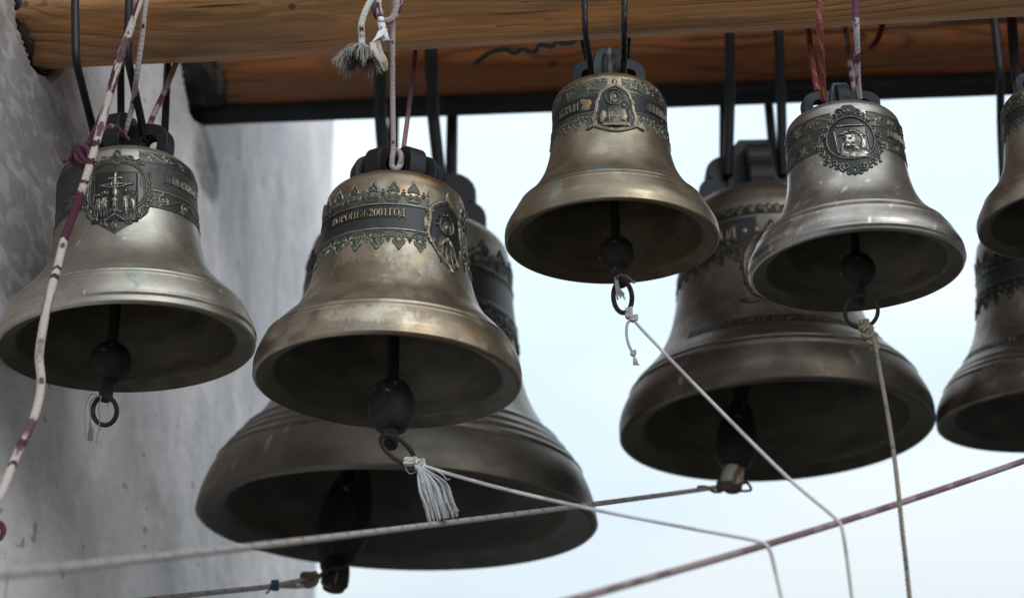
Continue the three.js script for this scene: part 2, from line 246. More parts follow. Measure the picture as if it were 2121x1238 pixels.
function bell(o) {
  const B = thing('church_bell', o.label, 'bell', 'bronze bells hanging from the beams');
  const base = at(o.uv[0], o.uv[1], o.F); B.position.copy(base);
  const a = V(Math.sin(o.tz), Math.cos(o.tz) * Math.cos(o.tx), Math.cos(o.tz) * Math.sin(o.tx)), e1 = V(1, 0, 0).sub(a.clone().multiplyScalar(a.x)).normalize(), e2 = e1.clone().cross(a);
  B.quaternion.setFromRotationMatrix(new THREE.Matrix4().makeBasis(e1, a, e2)); B.updateMatrixWorld();
  const { R, H } = o; o.group = B;
  const rad = (t) => { let r = profR(o.rs, t) * R; for (const [tc, w, amp] of o.mould) r += amp * Math.exp(-(((t - tc) / w) ** 2)); return r; };
  o.rad = rad;
  // outer surface
  const pts = []; pts.push([R * .975, -.010 * H], [R * .99, -.007 * H]);
  for (let i = 0; i <= 190; i++) { const t = i / 190; pts.push([rad(t), t * H]); }
  const rt = rad(1); for (const [k, y] of [[.93, 1.010], [.8, 1.016], [.5, 1.022], [.01, 1.026]]) pts.push([rt * k, y * H]);
  const seg = 180, outer = new THREE.LatheGeometry(pts.map(([r, y]) => new THREE.Vector2(r, y)), seg, -Math.PI, Math.PI * 2);
  { const p = outer.attributes.position, uv = outer.attributes.uv; for (let i = 0; i < p.count; i++) uv.setY(i, Math.min(1, Math.max(0, p.getY(i) / H))); }
  const W = o.tw || 1024, Hh = Math.round(W * .42), C = o.col;
  const stains = o.stains || [], q = o.seed;
  for (let i = 0; i < (o.flecks || 0); i++) { const big = Math.pow(rnd(), 3), left = o.fleckLeft && rnd() < .6; stains.push({ kind: 'fleck', phi: left ? rr(-75, -15) : rr(-85, 85), t: rr(.03, .58), w: mix(.0010, .0085, big), h: mix(.0009, .0032, big), r: rr(.6, 1.5), c: [.62, .63, .61], a: rr(.5, .95) }); }
  const pat = (u, v) => { const s = u * 6.28 * .8; return [s * 1.0, v * 1.56 * .8]; };
  let rowV = -1, rowR = 0;
  const map = dataTex(W, Hh, (u, v, c) => {
    if (v !== rowV) { rowV = v; rowR = profR(o.rs, v) * R / 57.3; }
    if (Math.abs(u - .5) > .36) { c[0] = C.a[0]; c[1] = C.a[1]; c[2] = C.a[2]; const z = .7 + .4 * vn(u * 40, v * 60); for (let k = 0; k < 3; k++) c[k] *= z; return; }
    const x = u * 5.0, y = v * 1.56; const big = fbm(x * 2.1 + q, y * 2.4 + q, 4), med = fbm(x * 9 + q, y * 9, 4), br = fbm(x * 3 + q, y * 130, 2), fine = fbm(x * 60, y * 60 + q, 2);
    let col = mix3(C.a, C.b, sst(.32, .68, big)); const k = (.80 + .24 * med) * (.90 + .2 * br) * (.93 + .14 * fine); col = col.map((z) => z * k);
    col = mix3(col, C.tarn, C.tk * sst(.52, .72, fbm(x * 4.5 + 3 + q, y * 6 + 8, 4)));
    col = mix3(col, C.shine, C.sk * sst(.55, .72, fbm(x * 7 + 9 + q, y * 8 + 1, 4)));
    const pit = vn(x * 170 + q, y * 170); col = mix3(col, col.map((z) => z * .45), .8 * sst(.93, .97, pit)); const scr = vn(x * 5 + q, y * 380); col = col.map((z) => z * (1 + .22 * (sst(.86, .95, scr) - sst(.9, .98, 1 - scr))));
    const phi = (u - .5) * 360;
    for (const s of stains) {
      const dx = (phi - s.phi) * rowR, dy = (v - s.t) * H; if (s.kind !== 'ring' && (Math.abs(dx) > .16 || Math.abs(dy) > .11)) continue; if (s.kind === 'patch' && (Math.abs(dx) > s.w * 1.6 || Math.abs(dy) > s.h * 1.6)) continue;
      if (s.kind === 'drip') { // verdigris run: a ragged head with tails
        const hw = s.w * (.55 + .9 * vn(dy * 260 + q, 3)), head = Math.hypot(dx / hw, dy / (s.h * .32)) + .7 * (fbm(dx * 300, dy * 300, 2) - .5), tail = Math.abs(dx - s.w * .5 * Math.sin(dy * 180)) / (s.w * .32) + (dy > 0 ? 9 : Math.max(0, -dy - s.h) * 900);
        const m = Math.max(1 - sst(.7, 1.05, head), 1 - sst(.5, 1, tail)); col = mix3(col, s.c, (s.a ?? .85) * m * (.65 + .45 * fine));
      } else if (s.kind === 'fleck') { const ca = Math.cos(s.r), sa = Math.sin(s.r); if (Math.abs(dx) > .012 || Math.abs(dy) > .012) continue; const d = Math.hypot((dx * ca + dy * sa) / s.w, (dy * ca - dx * sa) / s.h) + .5 * (vn(dx * 900 + q, dy * 900) - .5); col = mix3(col, s.c, s.a * (1 - sst(.7, 1.1, d)));
      } else if (s.kind === 'patch') { const d = Math.hypot(dx / s.w, dy / s.h) + .9 * (fbm(dx * 220 + q, dy * 160, 3) - .5); col = mix3(col, s.c, (s.a ?? .8) * (1 - sst(.6, 1.0, d)) * (.6 + .5 * med)); }
      else if (s.kind === 'ring') { const d = Math.abs(dy) / s.h + .5 * (fbm(x * 40, y * 90, 2) - .5); col = mix3(col, s.c, (s.a ?? .8) * (1 - sst(.5, 1, d)) * (.5 + .6 * med)); }
    }
    c[0] = col[0]; c[1] = col[1]; c[2] = col[2];
  }, true);
  const rough = dataTex(W >> 1, Hh >> 1, (u, v, c) => { const x = u * 5, y = v * 1.56; let k = C.r + .05 + .24 * (fbm(x * 5 + q, y * 6, 4) - .5) + .08 * (fbm(x * 4, y * 90, 2) - .5); c[0] = 0; c[1] = k; c[2] = 1; });
  const bodyMat = std({ map, roughnessMap: rough, roughness: 1, metalness: C.metal ?? .84, bumpMap: rough, bumpScale: .0006 });
  mesh('body', outer, bodyMat, B);
  // bevelled lip and inside
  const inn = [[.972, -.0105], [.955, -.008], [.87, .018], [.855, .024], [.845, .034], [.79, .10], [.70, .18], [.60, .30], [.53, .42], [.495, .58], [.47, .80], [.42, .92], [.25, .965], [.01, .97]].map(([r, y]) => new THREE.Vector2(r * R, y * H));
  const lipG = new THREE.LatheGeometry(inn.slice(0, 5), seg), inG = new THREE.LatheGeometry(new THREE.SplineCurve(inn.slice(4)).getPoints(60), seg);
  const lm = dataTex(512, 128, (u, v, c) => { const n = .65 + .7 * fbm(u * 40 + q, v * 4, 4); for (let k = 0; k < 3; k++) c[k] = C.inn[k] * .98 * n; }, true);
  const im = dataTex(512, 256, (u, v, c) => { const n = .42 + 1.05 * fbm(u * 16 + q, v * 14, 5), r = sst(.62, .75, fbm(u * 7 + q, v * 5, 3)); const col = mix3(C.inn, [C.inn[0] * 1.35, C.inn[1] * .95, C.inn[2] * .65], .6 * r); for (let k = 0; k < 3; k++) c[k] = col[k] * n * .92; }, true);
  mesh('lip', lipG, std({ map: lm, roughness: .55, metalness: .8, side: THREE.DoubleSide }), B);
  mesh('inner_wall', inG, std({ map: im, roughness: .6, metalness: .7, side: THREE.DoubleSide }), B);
  return o;
}
// crown of cast loops ("ears") on the shoulder plate
function crown(o, spec) {
  const { R, H } = o, y0 = H * 1.012, m = spec.mat || crownMat;
  const loopShape = (w, h, hole = 1) => {
    const s = new THREE.Shape(); s.moveTo(.04 * R, 0); s.lineTo(.04 * R, h * .93); s.quadraticCurveTo(.10 * R, h * 1.02, w * .62, h * .93); s.quadraticCurveTo(w * 1.03, h * .86, w * 1.04, h * .48); s.quadraticCurveTo(w * 1.04, h * .14, w * .92, 0); s.lineTo(.04 * R, 0);
    const p = new THREE.Path(); p.moveTo(w * .42, h * .22); p.quadraticCurveTo(w * .38, h * .62, w * .55, h * .66); p.quadraticCurveTo(w * .80, h * .66, w * .80, h * .42); p.quadraticCurveTo(w * .80, h * .16, w * .62, h * .14); p.quadraticCurveTo(w * .46, h * .12, w * .42, h * .22);
    if (hole) s.holes.push(p); return s;
  };
  const lobed = (w, h) => { const s = new THREE.Shape(); s.moveTo(.04 * R, 0); s.lineTo(.04 * R, h); s.lineTo(w * .45, h * 1.0); s.bezierCurveTo(w * .95, h * 1.12, w * 1.12, h * .62, w * .88, h * .52); s.bezierCurveTo(w * 1.25, h * .50, w * 1.22, h * .05, w * 1.0, 0); s.lineTo(.04 * R, 0); return s; };
  for (const [ang, w, h, th] of spec.loops) {
    const b = .012 * R, g = new THREE.ExtrudeGeometry(spec.lobed ? lobed(w * R, h * R) : loopShape(w * R, h * R), { depth: th * R, bevelEnabled: true, bevelSize: b, bevelThickness: b, bevelSegments: 2, curveSegments: 8 });
    g.translate(0, 0, -th * R / 2); g.rotateY(ang * Math.PI / 180); g.translate(0, y0 - .01 * R, 0);
    mesh('crown_loop', g, m, o.group);
  }
  if (spec.post) {
    const [w, h, d] = spec.post, s = new THREE.Shape(); s.moveTo(-w * R, 0); s.lineTo(-w * R * .62, h * R * .9); s.lineTo(-w * R * .45, h * R); s.lineTo(w * R * .45, h * R); s.lineTo(w * R * .62, h * R * .9); s.lineTo(w * R, 0);
    const g = new THREE.ExtrudeGeometry(s, { depth: d * R, bevelEnabled: true, bevelSize: .012 * R, bevelThickness: .012 * R, bevelSegments: 2 }); g.translate(0, y0 - .01 * R, -d * R / 2); if (spec.turn) g.rotateY(spec.turn);
    mesh('crown_post', g, m, o.group);
  }
}
// raised relief on the bell wall: a height drawing (grey) turned into a displaced sheet
function relief(o, name, parent, { phi, t, res = .0007, depth = .0036, draw, metal, pat, lo = .32, hi = .72, lift = -.00028, rough = .45, metalness = .85 }) {
  if (phi === ALL && o.cut && t[0] < (o.cutTop ?? 2)) {       // a band that meets the medallion is two pieces
    const rest = { t, res, depth, draw, metal, pat, lo, hi, lift, rough, metalness };
    const [c0, c1] = o.cut((t[0] + t[1]) / 2); relief(o, name, parent, { phi: [ALL[0], c0], ...rest }); return relief(o, name, parent, { phi: [c1, ALL[1]], ...rest });
  }
  const tm = (t[0] + t[1]) / 2, rm = o.rad(tm), p0 = phi[0] * Math.PI / 180, p1 = phi[1] * Math.PI / 180;
  const wm = (p1 - p0) * rm, hm = (t[1] - t[0]) * o.H, w = Math.max(8, Math.round(wm / res)), h = Math.max(6, Math.round(hm / res)), s = .001 / res;
  const cv = document.createElement('canvas'); cv.width = w; cv.height = h; const c = cv.getContext('2d');
  c.fillStyle = '#000'; c.fillRect(0, 0, w, h); c.setTransform(s, 0, 0, s, w / 2, h / 2); c.globalCompositeOperation = 'lighten'; c.lineCap = c.lineJoin = 'round';
  draw(c, wm * 1000, hm * 1000);
  const px = c.getImageData(0, 0, w, h).data, hgt = new Float32Array(w * h), sm = new Float32Array(w * h);
  for (let i = 0; i < w * h; i++) hgt[i] = px[i * 4] / 255;
  for (let j = 0; j < h; j++) for (let i = 0; i < w; i++) { const k = j * w + i; if (hgt[k] > .3) hgt[k] = Math.max(.3, hgt[k] * (.62 + .6 * fbm(i * res * 90 + o.seed, j * res * 90, 3))); }
  for (let j = 0; j < h; j++) for (let i = 0; i < w; i++) { let a = 0, n = 0; for (let dj = -1; dj <= 1; dj++) for (let di = -1; di <= 1; di++) { const x = i + di, y = j + dj, k = (di ? 1 : 2) * (dj ? 1 : 2); n += k; if (x >= 0 && y >= 0 && x < w && y < h) a += k * hgt[y * w + x]; } sm[j * w + i] = a / n; }
  const pos = [], col = [], id = new Int32Array(w * h).fill(-1), idx = []; let n = 0; const eps = 1e-3;
  const need = (i, j) => { const k = j * w + i; if (id[k] >= 0) return id[k];
    const th = p0 + (p1 - p0) * i / (w - 1), tt = t[1] - (t[1] - t[0]) * j / (h - 1), r = o.rad(tt), dr = (o.rad(Math.min(1, tt + .004)) - o.rad(tt - .004)) / (.008 * o.H), l = Math.hypot(1, dr), off = lift + depth * .8 * sm[k];
    const rr2 = r + off / l, y = tt * o.H - off * dr / l; pos.push(rr2 * Math.sin(th), y, rr2 * Math.cos(th));
    const z = sm[k] + .34 * (fbm(i * .16 + o.seed, j * .16, 3) - .5) + .3 * (fbm(i * .025 + 3, j * .03 + o.seed, 2) - .5), q = mix3(pat, metal.map((e) => e * .86), sst(lo, hi, z)), v = .8 + .4 * vn(i * .5, j * .5); col.push(q[0] * v, q[1] * v, q[2] * v);
    return (id[k] = n++); };
  for (let j = 0; j < h - 1; j++) for (let i = 0; i < w - 1; i++) { const k = j * w + i; if (Math.max(sm[k], sm[k + 1], sm[k + w], sm[k + w + 1]) < .05) continue; const a = need(i, j), b = need(i + 1, j), d = need(i, j + 1), e = need(i + 1, j + 1); idx.push(a, d, b, b, d, e); }
  const g = new THREE.BufferGeometry(); g.setAttribute('position', new THREE.Float32BufferAttribute(pos, 3)); g.setAttribute('color', new THREE.Float32BufferAttribute(col, 3)); g.setIndex(idx); g.computeVertexNormals();
  return mesh(name, g, std({ vertexColors: true, roughness: rough, metalness }), parent);
}
// drawing tools, in millimetres on the unrolled wall (y downwards); heights 0..1
const gy = (h) => { const k = Math.round(255 * h); return `rgb(${k},${k},${k})`; };
function ridge(c, path, w, h, b = 0) { for (let k = 0; k < 4; k++) { const f = 1 - k / 4; c.lineWidth = w * f; c.strokeStyle = gy(b + (h - b) * Math.sqrt(1 - (f * .92) ** 2)); c.beginPath(); path(c); c.stroke(); } }
function dome(c, x, y, rx, ry, h, rot = 0, b = 0) { for (let k = 0; k < 7; k++) { const f = 1 - k / 7; c.fillStyle = gy(b + (h - b) * Math.sqrt(1 - (f * .95) ** 2)); c.beginPath(); c.ellipse(x, y, rx * f, ry * f, rot, 0, 6.2832); c.fill(); } }
function plate(c, path, h) { c.fillStyle = gy(h); c.beginPath(); path(c); c.fill(); }
function carve(c, fn) { c.globalCompositeOperation = 'source-over'; fn(); c.globalCompositeOperation = 'lighten'; }
const poly = (pts, close) => (c) => { pts.forEach(([x, y], i) => i ? c.lineTo(x, y) : c.moveTo(x, y)); if (close) c.closePath(); };
const spiral = (x, y, r, a0, turns, dir = 1) => (c) => { for (let i = 0; i <= 26; i++) { const k = i / 26, a = a0 + dir * k * turns * 6.2832, q = r * (1 - .78 * k); const X = x + q * Math.cos(a), Y = y + q * Math.sin(a); i ? c.lineTo(X, Y) : c.moveTo(X, Y); } };
// band of vine scrolls
function vine(c, w, h, bg = .22) {
  plate(c, (p) => p.rect(-w / 2, -h / 2, w, h), bg); const P = h * 1.5, k = h / 17;
  for (const y of [-h / 2 + .7 * k, h / 2 - .7 * k]) ridge(c, (p) => { p.moveTo(-w / 2, y); p.lineTo(w / 2, y); }, 1.5 * k, .75, bg);
  ridge(c, (p) => { for (let x = -w / 2; x <= w / 2; x += 1) { const y = Math.sin(x / P * 3.1416) * h * .26; x === -w / 2 ? p.moveTo(x, y) : p.lineTo(x, y); } }, 1.4 * k, .8, bg);
  let i = 0; for (let x = -w / 2 + P / 2; x < w / 2; x += P, i++) {
    const up = i % 2 ? 1 : -1, f = rr(.85, 1.15);
    ridge(c, spiral(x, up * h * .02, h * .30 * f, rr(0, 1), 1.3, up), 1.3 * k, .85, bg); dome(c, x, up * h * .02, 1.6 * k, 1.6 * k, .95, 0, bg);
    for (let q = 0; q < 5; q++) { const a = rr(0, 6.28), d = h * rr(.26, .38); dome(c, x + d * Math.cos(a) * 1.3, Math.max(-h * .36, Math.min(h * .36, d * Math.sin(a))), 2.6 * k * rr(.7, 1.3), 1.1 * k, rr(.65, .9), a + rr(-.4, .4), bg); }
  }
}
// crested frieze of pointed leaves standing on a double moulding; dir = -1 points up, 1 hangs down
function crest(c, w, h, dir, P, ph = 0) {
  const yb = -dir * h / 2, k = P / 31;                       // base line
  for (const [o, q] of [[.6, .9], [2.2, .9]]) ridge(c, (p) => { const y = yb + dir * o * k; p.moveTo(-w / 2, y); p.lineTo(w / 2, y); }, 1.7 * k, q, .2);
  plate(c, (p) => { const y = yb + dir * 1.5 * k; p.rect(-w / 2, Math.min(y, y + dir * h * .38), w, h * .38); }, .16);
  for (let x = -w / 2 + ph; x < w / 2 + P; x += P) {
    const y = (q) => yb + dir * q * (h - 1) ;
    const leaf = (s) => (p) => { p.moveTo(x - 8.2 * k * s, y(.52)); p.quadraticCurveTo(x - 8.6 * k * s, y(.68), x - 4.6 * k * s, y(.74)); p.quadraticCurveTo(x - 2.6 * k * s, y(.84), x, y(.4 + .57 * s)); p.quadraticCurveTo(x + 2.6 * k * s, y(.84), x + 4.6 * k * s, y(.74)); p.quadraticCurveTo(x + 8.6 * k * s, y(.68), x + 8.2 * k * s, y(.52)); };
    plate(c, leaf(1), .2); ridge(c, leaf(1), 2.5 * k, 1, .15);
    dome(c, x, y(.66), 1.3 * k, 2.6 * k, .75, 0, .2); for (const s of [-1, 1]) dome(c, x + s * 2.6 * k, y(.58), 2.4 * k, 1.1 * k, .7, s * .6, .2);
    for (const s of [-1, 1]) {
      ridge(c, spiral(x + s * 5.6 * k, y(.36), 4.4 * k, dir * 1.6, 1.25, s * dir), 1.6 * k, .85, .16);
      ridge(c, (p) => { p.moveTo(x + s * 1 * k, y(.16)); p.quadraticCurveTo(x + s * 11 * k, y(.12), x + s * 12 * k, y(.42)); }, 1.6 * k, .8, .16);
    }
    const xm = x + P / 2; for (const [a, b] of [[0, .42], [-1.9, .5], [1.9, .5], [0, .6]]) dome(c, xm + a * k, y(b), 1.5 * k, 1.5 * k, .95, 0, .1);
  }
}
function scrollFrame(c, pts, w, h, b) {                       // string of small scrolls along a line
  for (let i = 0; i < pts.length - 1; i++) { const [x0, y0] = pts[i], [x1, y1] = pts[i + 1], L = Math.hypot(x1 - x0, y1 - y0), n = Math.max(1, Math.round(L / (w * 1.5))); for (let j = 0; j < n; j++) { const k = (j + .5) / n, x = mix(x0, x1, k), y = mix(y0, y1, k), a = Math.atan2(y1 - y0, x1 - x0); ridge(c, spiral(x, y, w * .62, a + (j % 2) * 3.14, 1.2, j % 2 ? 1 : -1), w * .26, h, b); dome(c, x + w * .7 * Math.cos(a), y + w * .7 * Math.sin(a), w * .26, w * .26, h, 0, b); } }
}
// text: raised letters, condensed; marks() draws worn letter-like strokes where the photograph's letters cannot be read
function text(c, s, x, y, h, sx, val = .95) { c.save(); c.translate(x, y); c.scale(sx, 1); c.fillStyle = gy(val); c.font = `bold ${h * 1.36}px serif`; c.textBaseline = 'middle'; c.textAlign = 'left'; c.fillText(s, 0, 0); c.restore(); }
function marks(c, x, y, h, n, step, val = .75) { for (let i = 0; i < n; i++) { const X = x + i * step; c.fillStyle = gy(val); c.fillRect(X, y - h / 2, step * .26, h * rr(.85, 1)); if (i % 3) { c.save(); c.lineWidth = step * .2; c.strokeStyle = gy(val); c.beginPath(); c.moveTo(X, y + rr(-.3, .3) * h); c.lineTo(X + step, y + rr(-.45, .45) * h); c.stroke(); c.restore(); } } }
// single raised letters, each its own casting: centre of the word at phi (degrees), step in degrees
function word(o, parent, str, phi, step, t, hgt, sx, look) { [...str].forEach((ch, i) => { if (ch === ' ') return; const p = phi + (i - (str.length - 1) / 2) * step; relief(o, 'letter', parent, { phi: [p - step * .56, p + step * .56], t, lift: .0002, depth: .0034, res: .0005, draw: (c, w) => { c.textAlign = 'center'; c.save(); c.scale(sx, 1); c.fillStyle = gy(1); c.font = `bold ${hgt * 1.36}px serif`; c.textBaseline = 'middle'; c.fillText(ch, 0, .6); c.restore(); }, lo: .35, hi: .8, ...look }); }); }
// hanging clapper: iron ball or barrel, its rod and the eye with the ring below
function clapper(o, { p, rx, ry, rodTop = .9, rodR = .012, stub, ring, stubMat, pear }) {
  const inv = o.group.matrixWorld.clone().invert(), L = (q) => q.clone().applyMatrix4(inv);
  const c = L(p), top = V(0, rodTop * o.H, 0), ball = new THREE.LatheGeometry((() => { const a = []; for (let i = 0; i <= 24; i++) { const k = i / 24 * Math.PI; a.push(new THREE.Vector2(Math.max(.0005, rx * Math.pow(Math.sin(k), o.barrel ? .62 : 1) * (pear ? 1 + .30 * Math.cos(k) : 1)), -ry * Math.cos(k))); } return a; })(), 28);
  const axis = top.clone().sub(c).normalize(); ball.applyQuaternion(new THREE.Quaternion().setFromUnitVectors(V(0, 1, 0), axis));
  const m = mesh('clapper', ball, rustIron, o.group); m.position.copy(c);
  const rel = (q) => q.clone().sub(c);
  mesh('clapper_rod', tube([rel(top), rel(c.clone().addScaledVector(axis, ry * .8))], rodR, { seg: 4, sides: 14 }), rustIron, m);
  if (stub) { const [q, r] = stub, e = L(q); mesh('clapper_stub', tube([rel(c).addScaledVector(axis, -ry * .9), rel(c).lerp(rel(e), .8), rel(e)], (s, th, k) => r * (k > .93 ? .8 : 1), { seg: 16, sides: 16 }), stubMat || rustIron, m); }
  if (ring) { const [ctr, r, ax, ay, tilt, thick] = ring; const cc = L(ctr), P = []; for (let i = 0; i < 24; i++) { const a = i / 24 * 6.2832; const x = ax * r * Math.cos(a), y = ay * r * Math.sin(a); P.push(rel(cc).add(V(x * Math.cos(tilt) - y * Math.sin(tilt), x * Math.sin(tilt) + y * Math.cos(tilt), .35 * r * Math.sin(a + .6)))); } mesh('clapper_ring', tube(P, thick, { seg: 72, sides: 10, closed: true, caps: false }), rustIron, m); }
  return m;
}

const RS = {
  A: [1, 1.002, .953, .874, .756, .651, .594, .568, .556, .55, .507, .418], B: [1, .998, .954, .867, .75, .663, .604, .568, .552, .54, .502, .414],
  C: [1, .998, .94, .86, .751, .654, .591, .559, .545, .536, .5, .418], D: [1, 1.012, .958, .871, .752, .655, .595, .568, .56, .554, .518, .434],
  E: [1, .982, .933, .848, .742, .652, .595, .567, .54, .524, .493, .41], F: [1, .997, .946, .865, .752, .661, .601, .568, .544, .521, .474, .389],
  G: [1, .999, .945, .86, .75, .654, .592, .562, .546, .533, .495, .413] };
const greenC = [.16, .21, .17], paleC = [.19, .24, .19];
const A = bell({ label: 'silvery bronze bell at far left with a framed crucifixion relief', uv: [262.5, 722.2], F: 2.64, R: .1938, H: .3049, tx: -.001, tz: -.075, rs: RS.A, seed: 1.7, tw: 1400, flecks: 26,
  mould: [[.190, .008, .0022], [.168, .006, .0012], [.045, .006, .0014], [.028, .006, -.0012], [.985, .012, .001]],
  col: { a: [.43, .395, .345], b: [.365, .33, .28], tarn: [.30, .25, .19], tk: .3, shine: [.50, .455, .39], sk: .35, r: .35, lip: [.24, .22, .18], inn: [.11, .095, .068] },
  stains: [{ kind: 'drip', phi: 13, t: .165, w: .014, h: .036, c: [.24, .29, .24], a: .9 }, { kind: 'patch', phi: -52, t: .05, w: .05, h: .012, c: [.34, .26, .17], a: .5 }, { kind: 'patch', phi: 2, t: .11, w: .04, h: .012, c: [.45, .37, .3], a: .5 }] });
const Bb = bell({ label: 'golden brown bronze bell before the largest bell, with a year and a praying figure', uv: [802.2, 792.3], F: 2.6, R: .1998, H: .3131, tx: -.03, tz: .018, rs: RS.B, seed: 5.2, tw: 1400,
  mould: [[.176, .008, .0026], [.150, .006, .0014], [.98, .012, .001]],
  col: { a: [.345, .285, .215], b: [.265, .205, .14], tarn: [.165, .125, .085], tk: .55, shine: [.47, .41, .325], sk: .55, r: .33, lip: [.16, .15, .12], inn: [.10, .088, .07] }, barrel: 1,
  stains: [{ kind: 'drip', phi: 21, t: .47, w: .010, h: .05, c: [.42, .36, .22], a: .55 }, { kind: 'drip', phi: 27, t: .42, w: .003, h: .04, c: paleC, a: .5 }, { kind: 'patch', phi: -16, t: .4, w: .07, h: .028, c: [.12, .085, .05], a: .6 }, { kind: 'patch', phi: 30, t: .975, w: .04, h: .02, c: [.38, .19, .06], a: .7 }, { kind: 'patch', phi: -4, t: .09, w: .08, h: .016, c: [.64, .56, .43], a: .5 }, { kind: 'patch', phi: 5, t: .07, w: .02, h: .014, c: [.2, .14, .09], a: .5 }, { kind: 'patch', phi: 40, t: .06, w: .03, h: .02, c: [.36, .2, .08], a: .5 }] });
const Cc = bell({ label: 'golden bronze bell high at centre with a relief of a haloed woman holding a child', uv: [1267.6, 502.3], F: 2.58, R: .163, H: .2552, tx: .003, tz: .002, rs: RS.C, seed: 9.4, tw: 1400,
  mould: [[.222, .010, .0020], [.192, .010, .0009], [.98, .012, .001]],
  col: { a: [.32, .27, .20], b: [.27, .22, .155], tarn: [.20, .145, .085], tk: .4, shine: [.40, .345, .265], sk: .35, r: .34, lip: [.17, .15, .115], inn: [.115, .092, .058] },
  stains: [{ kind: 'ring', phi: 0, t: .222, h: .0045, c: [.09, .115, .12], a: .8 }, { kind: 'patch', phi: -33, t: .115, w: .012, h: .019, c: [.34, .41, .35], a: .9 }, { kind: 'drip', phi: -35, t: .06, w: .004, h: .02, c: [.30, .37, .31], a: .8 }, { kind: 'drip', phi: 4, t: .21, w: .004, h: .018, c: [.20, .10, .05], a: .7 }, { kind: 'patch', phi: 36, t: .985, w: .05, h: .012, c: [.36, .17, .05], a: .8 }, { kind: 'patch', phi: 4, t: .96, w: .012, h: .012, c: [.3, .15, .05], a: .7 }, { kind: 'patch', phi: -8, t: .225, w: .03, h: .004, c: [.15, .23, .22], a: .7 }] });
const Dd = bell({ label: 'paint-flecked silvery bronze bell with a round medallion of a crowned bust', uv: [1775.6, 563], F: 2.53, R: .1572, H: .2514, tx: -.005, tz: -.023, rs: RS.D, seed: 3.3, tw: 1400, flecks: 95, fleckLeft: 1,
  mould: [[.215, .007, .0018], [.170, .010, .0012], [.026, .008, .0016], [.98, .012, .001]],
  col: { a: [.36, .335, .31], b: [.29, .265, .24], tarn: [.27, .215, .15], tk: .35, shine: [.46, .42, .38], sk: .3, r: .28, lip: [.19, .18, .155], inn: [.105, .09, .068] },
  stains: [{ kind: 'patch', phi: -44, t: .16, w: .012, h: .012, c: [.6, .6, .56], a: .8 }, { kind: 'patch', phi: -47, t: .09, w: .008, h: .010, c: [.58, .58, .54], a: .8 }, { kind: 'patch', phi: -52, t: .3, w: .006, h: .010, c: [.6, .6, .56], a: .8 }, { kind: 'patch', phi: -60, t: .04, w: .006, h: .010, c: [.6, .6, .58], a: .8 }, { kind: 'patch', phi: 12, t: .19, w: .012, h: .004, c: [.58, .56, .5], a: .6 }, { kind: 'ring', phi: 0, t: .2, h: .003, c: [.36, .29, .16], a: .55 }] });
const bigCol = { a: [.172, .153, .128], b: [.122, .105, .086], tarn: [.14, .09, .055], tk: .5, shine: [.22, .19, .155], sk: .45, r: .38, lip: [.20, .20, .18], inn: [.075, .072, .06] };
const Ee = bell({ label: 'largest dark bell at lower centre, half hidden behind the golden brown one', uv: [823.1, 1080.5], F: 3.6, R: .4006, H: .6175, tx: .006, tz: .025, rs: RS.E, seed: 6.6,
  mould: [[.165, .007, .005], [.195, .006, .004], [.225, .006, .004], [.262, .008, .006], [.98, .012, .002]], col: bigCol,
  stains: [{ kind: 'patch', phi: -36, t: .105, w: .007, h: .024, c: [.34, .35, .32] }, { kind: 'patch', phi: -31, t: .14, w: .005, h: .008, c: [.34, .34, .3] }, { kind: 'patch', phi: -48, t: .05, w: .006, h: .012, c: [.3, .3, .28] }, { kind: 'drip', phi: 68, t: .08, w: .006, h: .05, c: [.3, .3, .26], a: .6 }] });
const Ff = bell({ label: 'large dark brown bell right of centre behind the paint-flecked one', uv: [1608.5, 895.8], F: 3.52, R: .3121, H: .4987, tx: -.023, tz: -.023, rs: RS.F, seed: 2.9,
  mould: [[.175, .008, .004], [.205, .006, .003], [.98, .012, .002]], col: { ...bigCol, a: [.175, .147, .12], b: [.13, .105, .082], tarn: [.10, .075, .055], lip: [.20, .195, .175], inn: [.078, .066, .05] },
  stains: [{ kind: 'patch', phi: -42, t: .06, w: .007, h: .012, c: [.32, .34, .3] }, { kind: 'patch', phi: 22, t: .10, w: .010, h: .02, c: [.22, .24, .2] }] });
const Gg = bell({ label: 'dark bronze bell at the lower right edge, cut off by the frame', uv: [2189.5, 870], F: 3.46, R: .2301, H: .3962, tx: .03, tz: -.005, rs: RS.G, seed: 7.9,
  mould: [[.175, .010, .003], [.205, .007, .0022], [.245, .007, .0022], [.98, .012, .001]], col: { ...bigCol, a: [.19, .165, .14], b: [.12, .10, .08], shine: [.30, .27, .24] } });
const Hh_ = bell({ label: 'small bronze bell at the upper right edge, cut off by the frame', uv: [2208, 462.5], F: 2.49, R: .1261, H: .2117, tx: -.028, tz: -.026, rs: RS.G, seed: 4.4,
  mould: [[.20, .010, .0014], [.98, .012, .001]], col: { a: [.34, .29, .235], b: [.26, .215, .165], tarn: [.16, .12, .08], tk: .4, shine: [.4, .35, .3], sk: .3, r: .36, lip: [.17, .16, .14], inn: [.09, .078, .06] } });

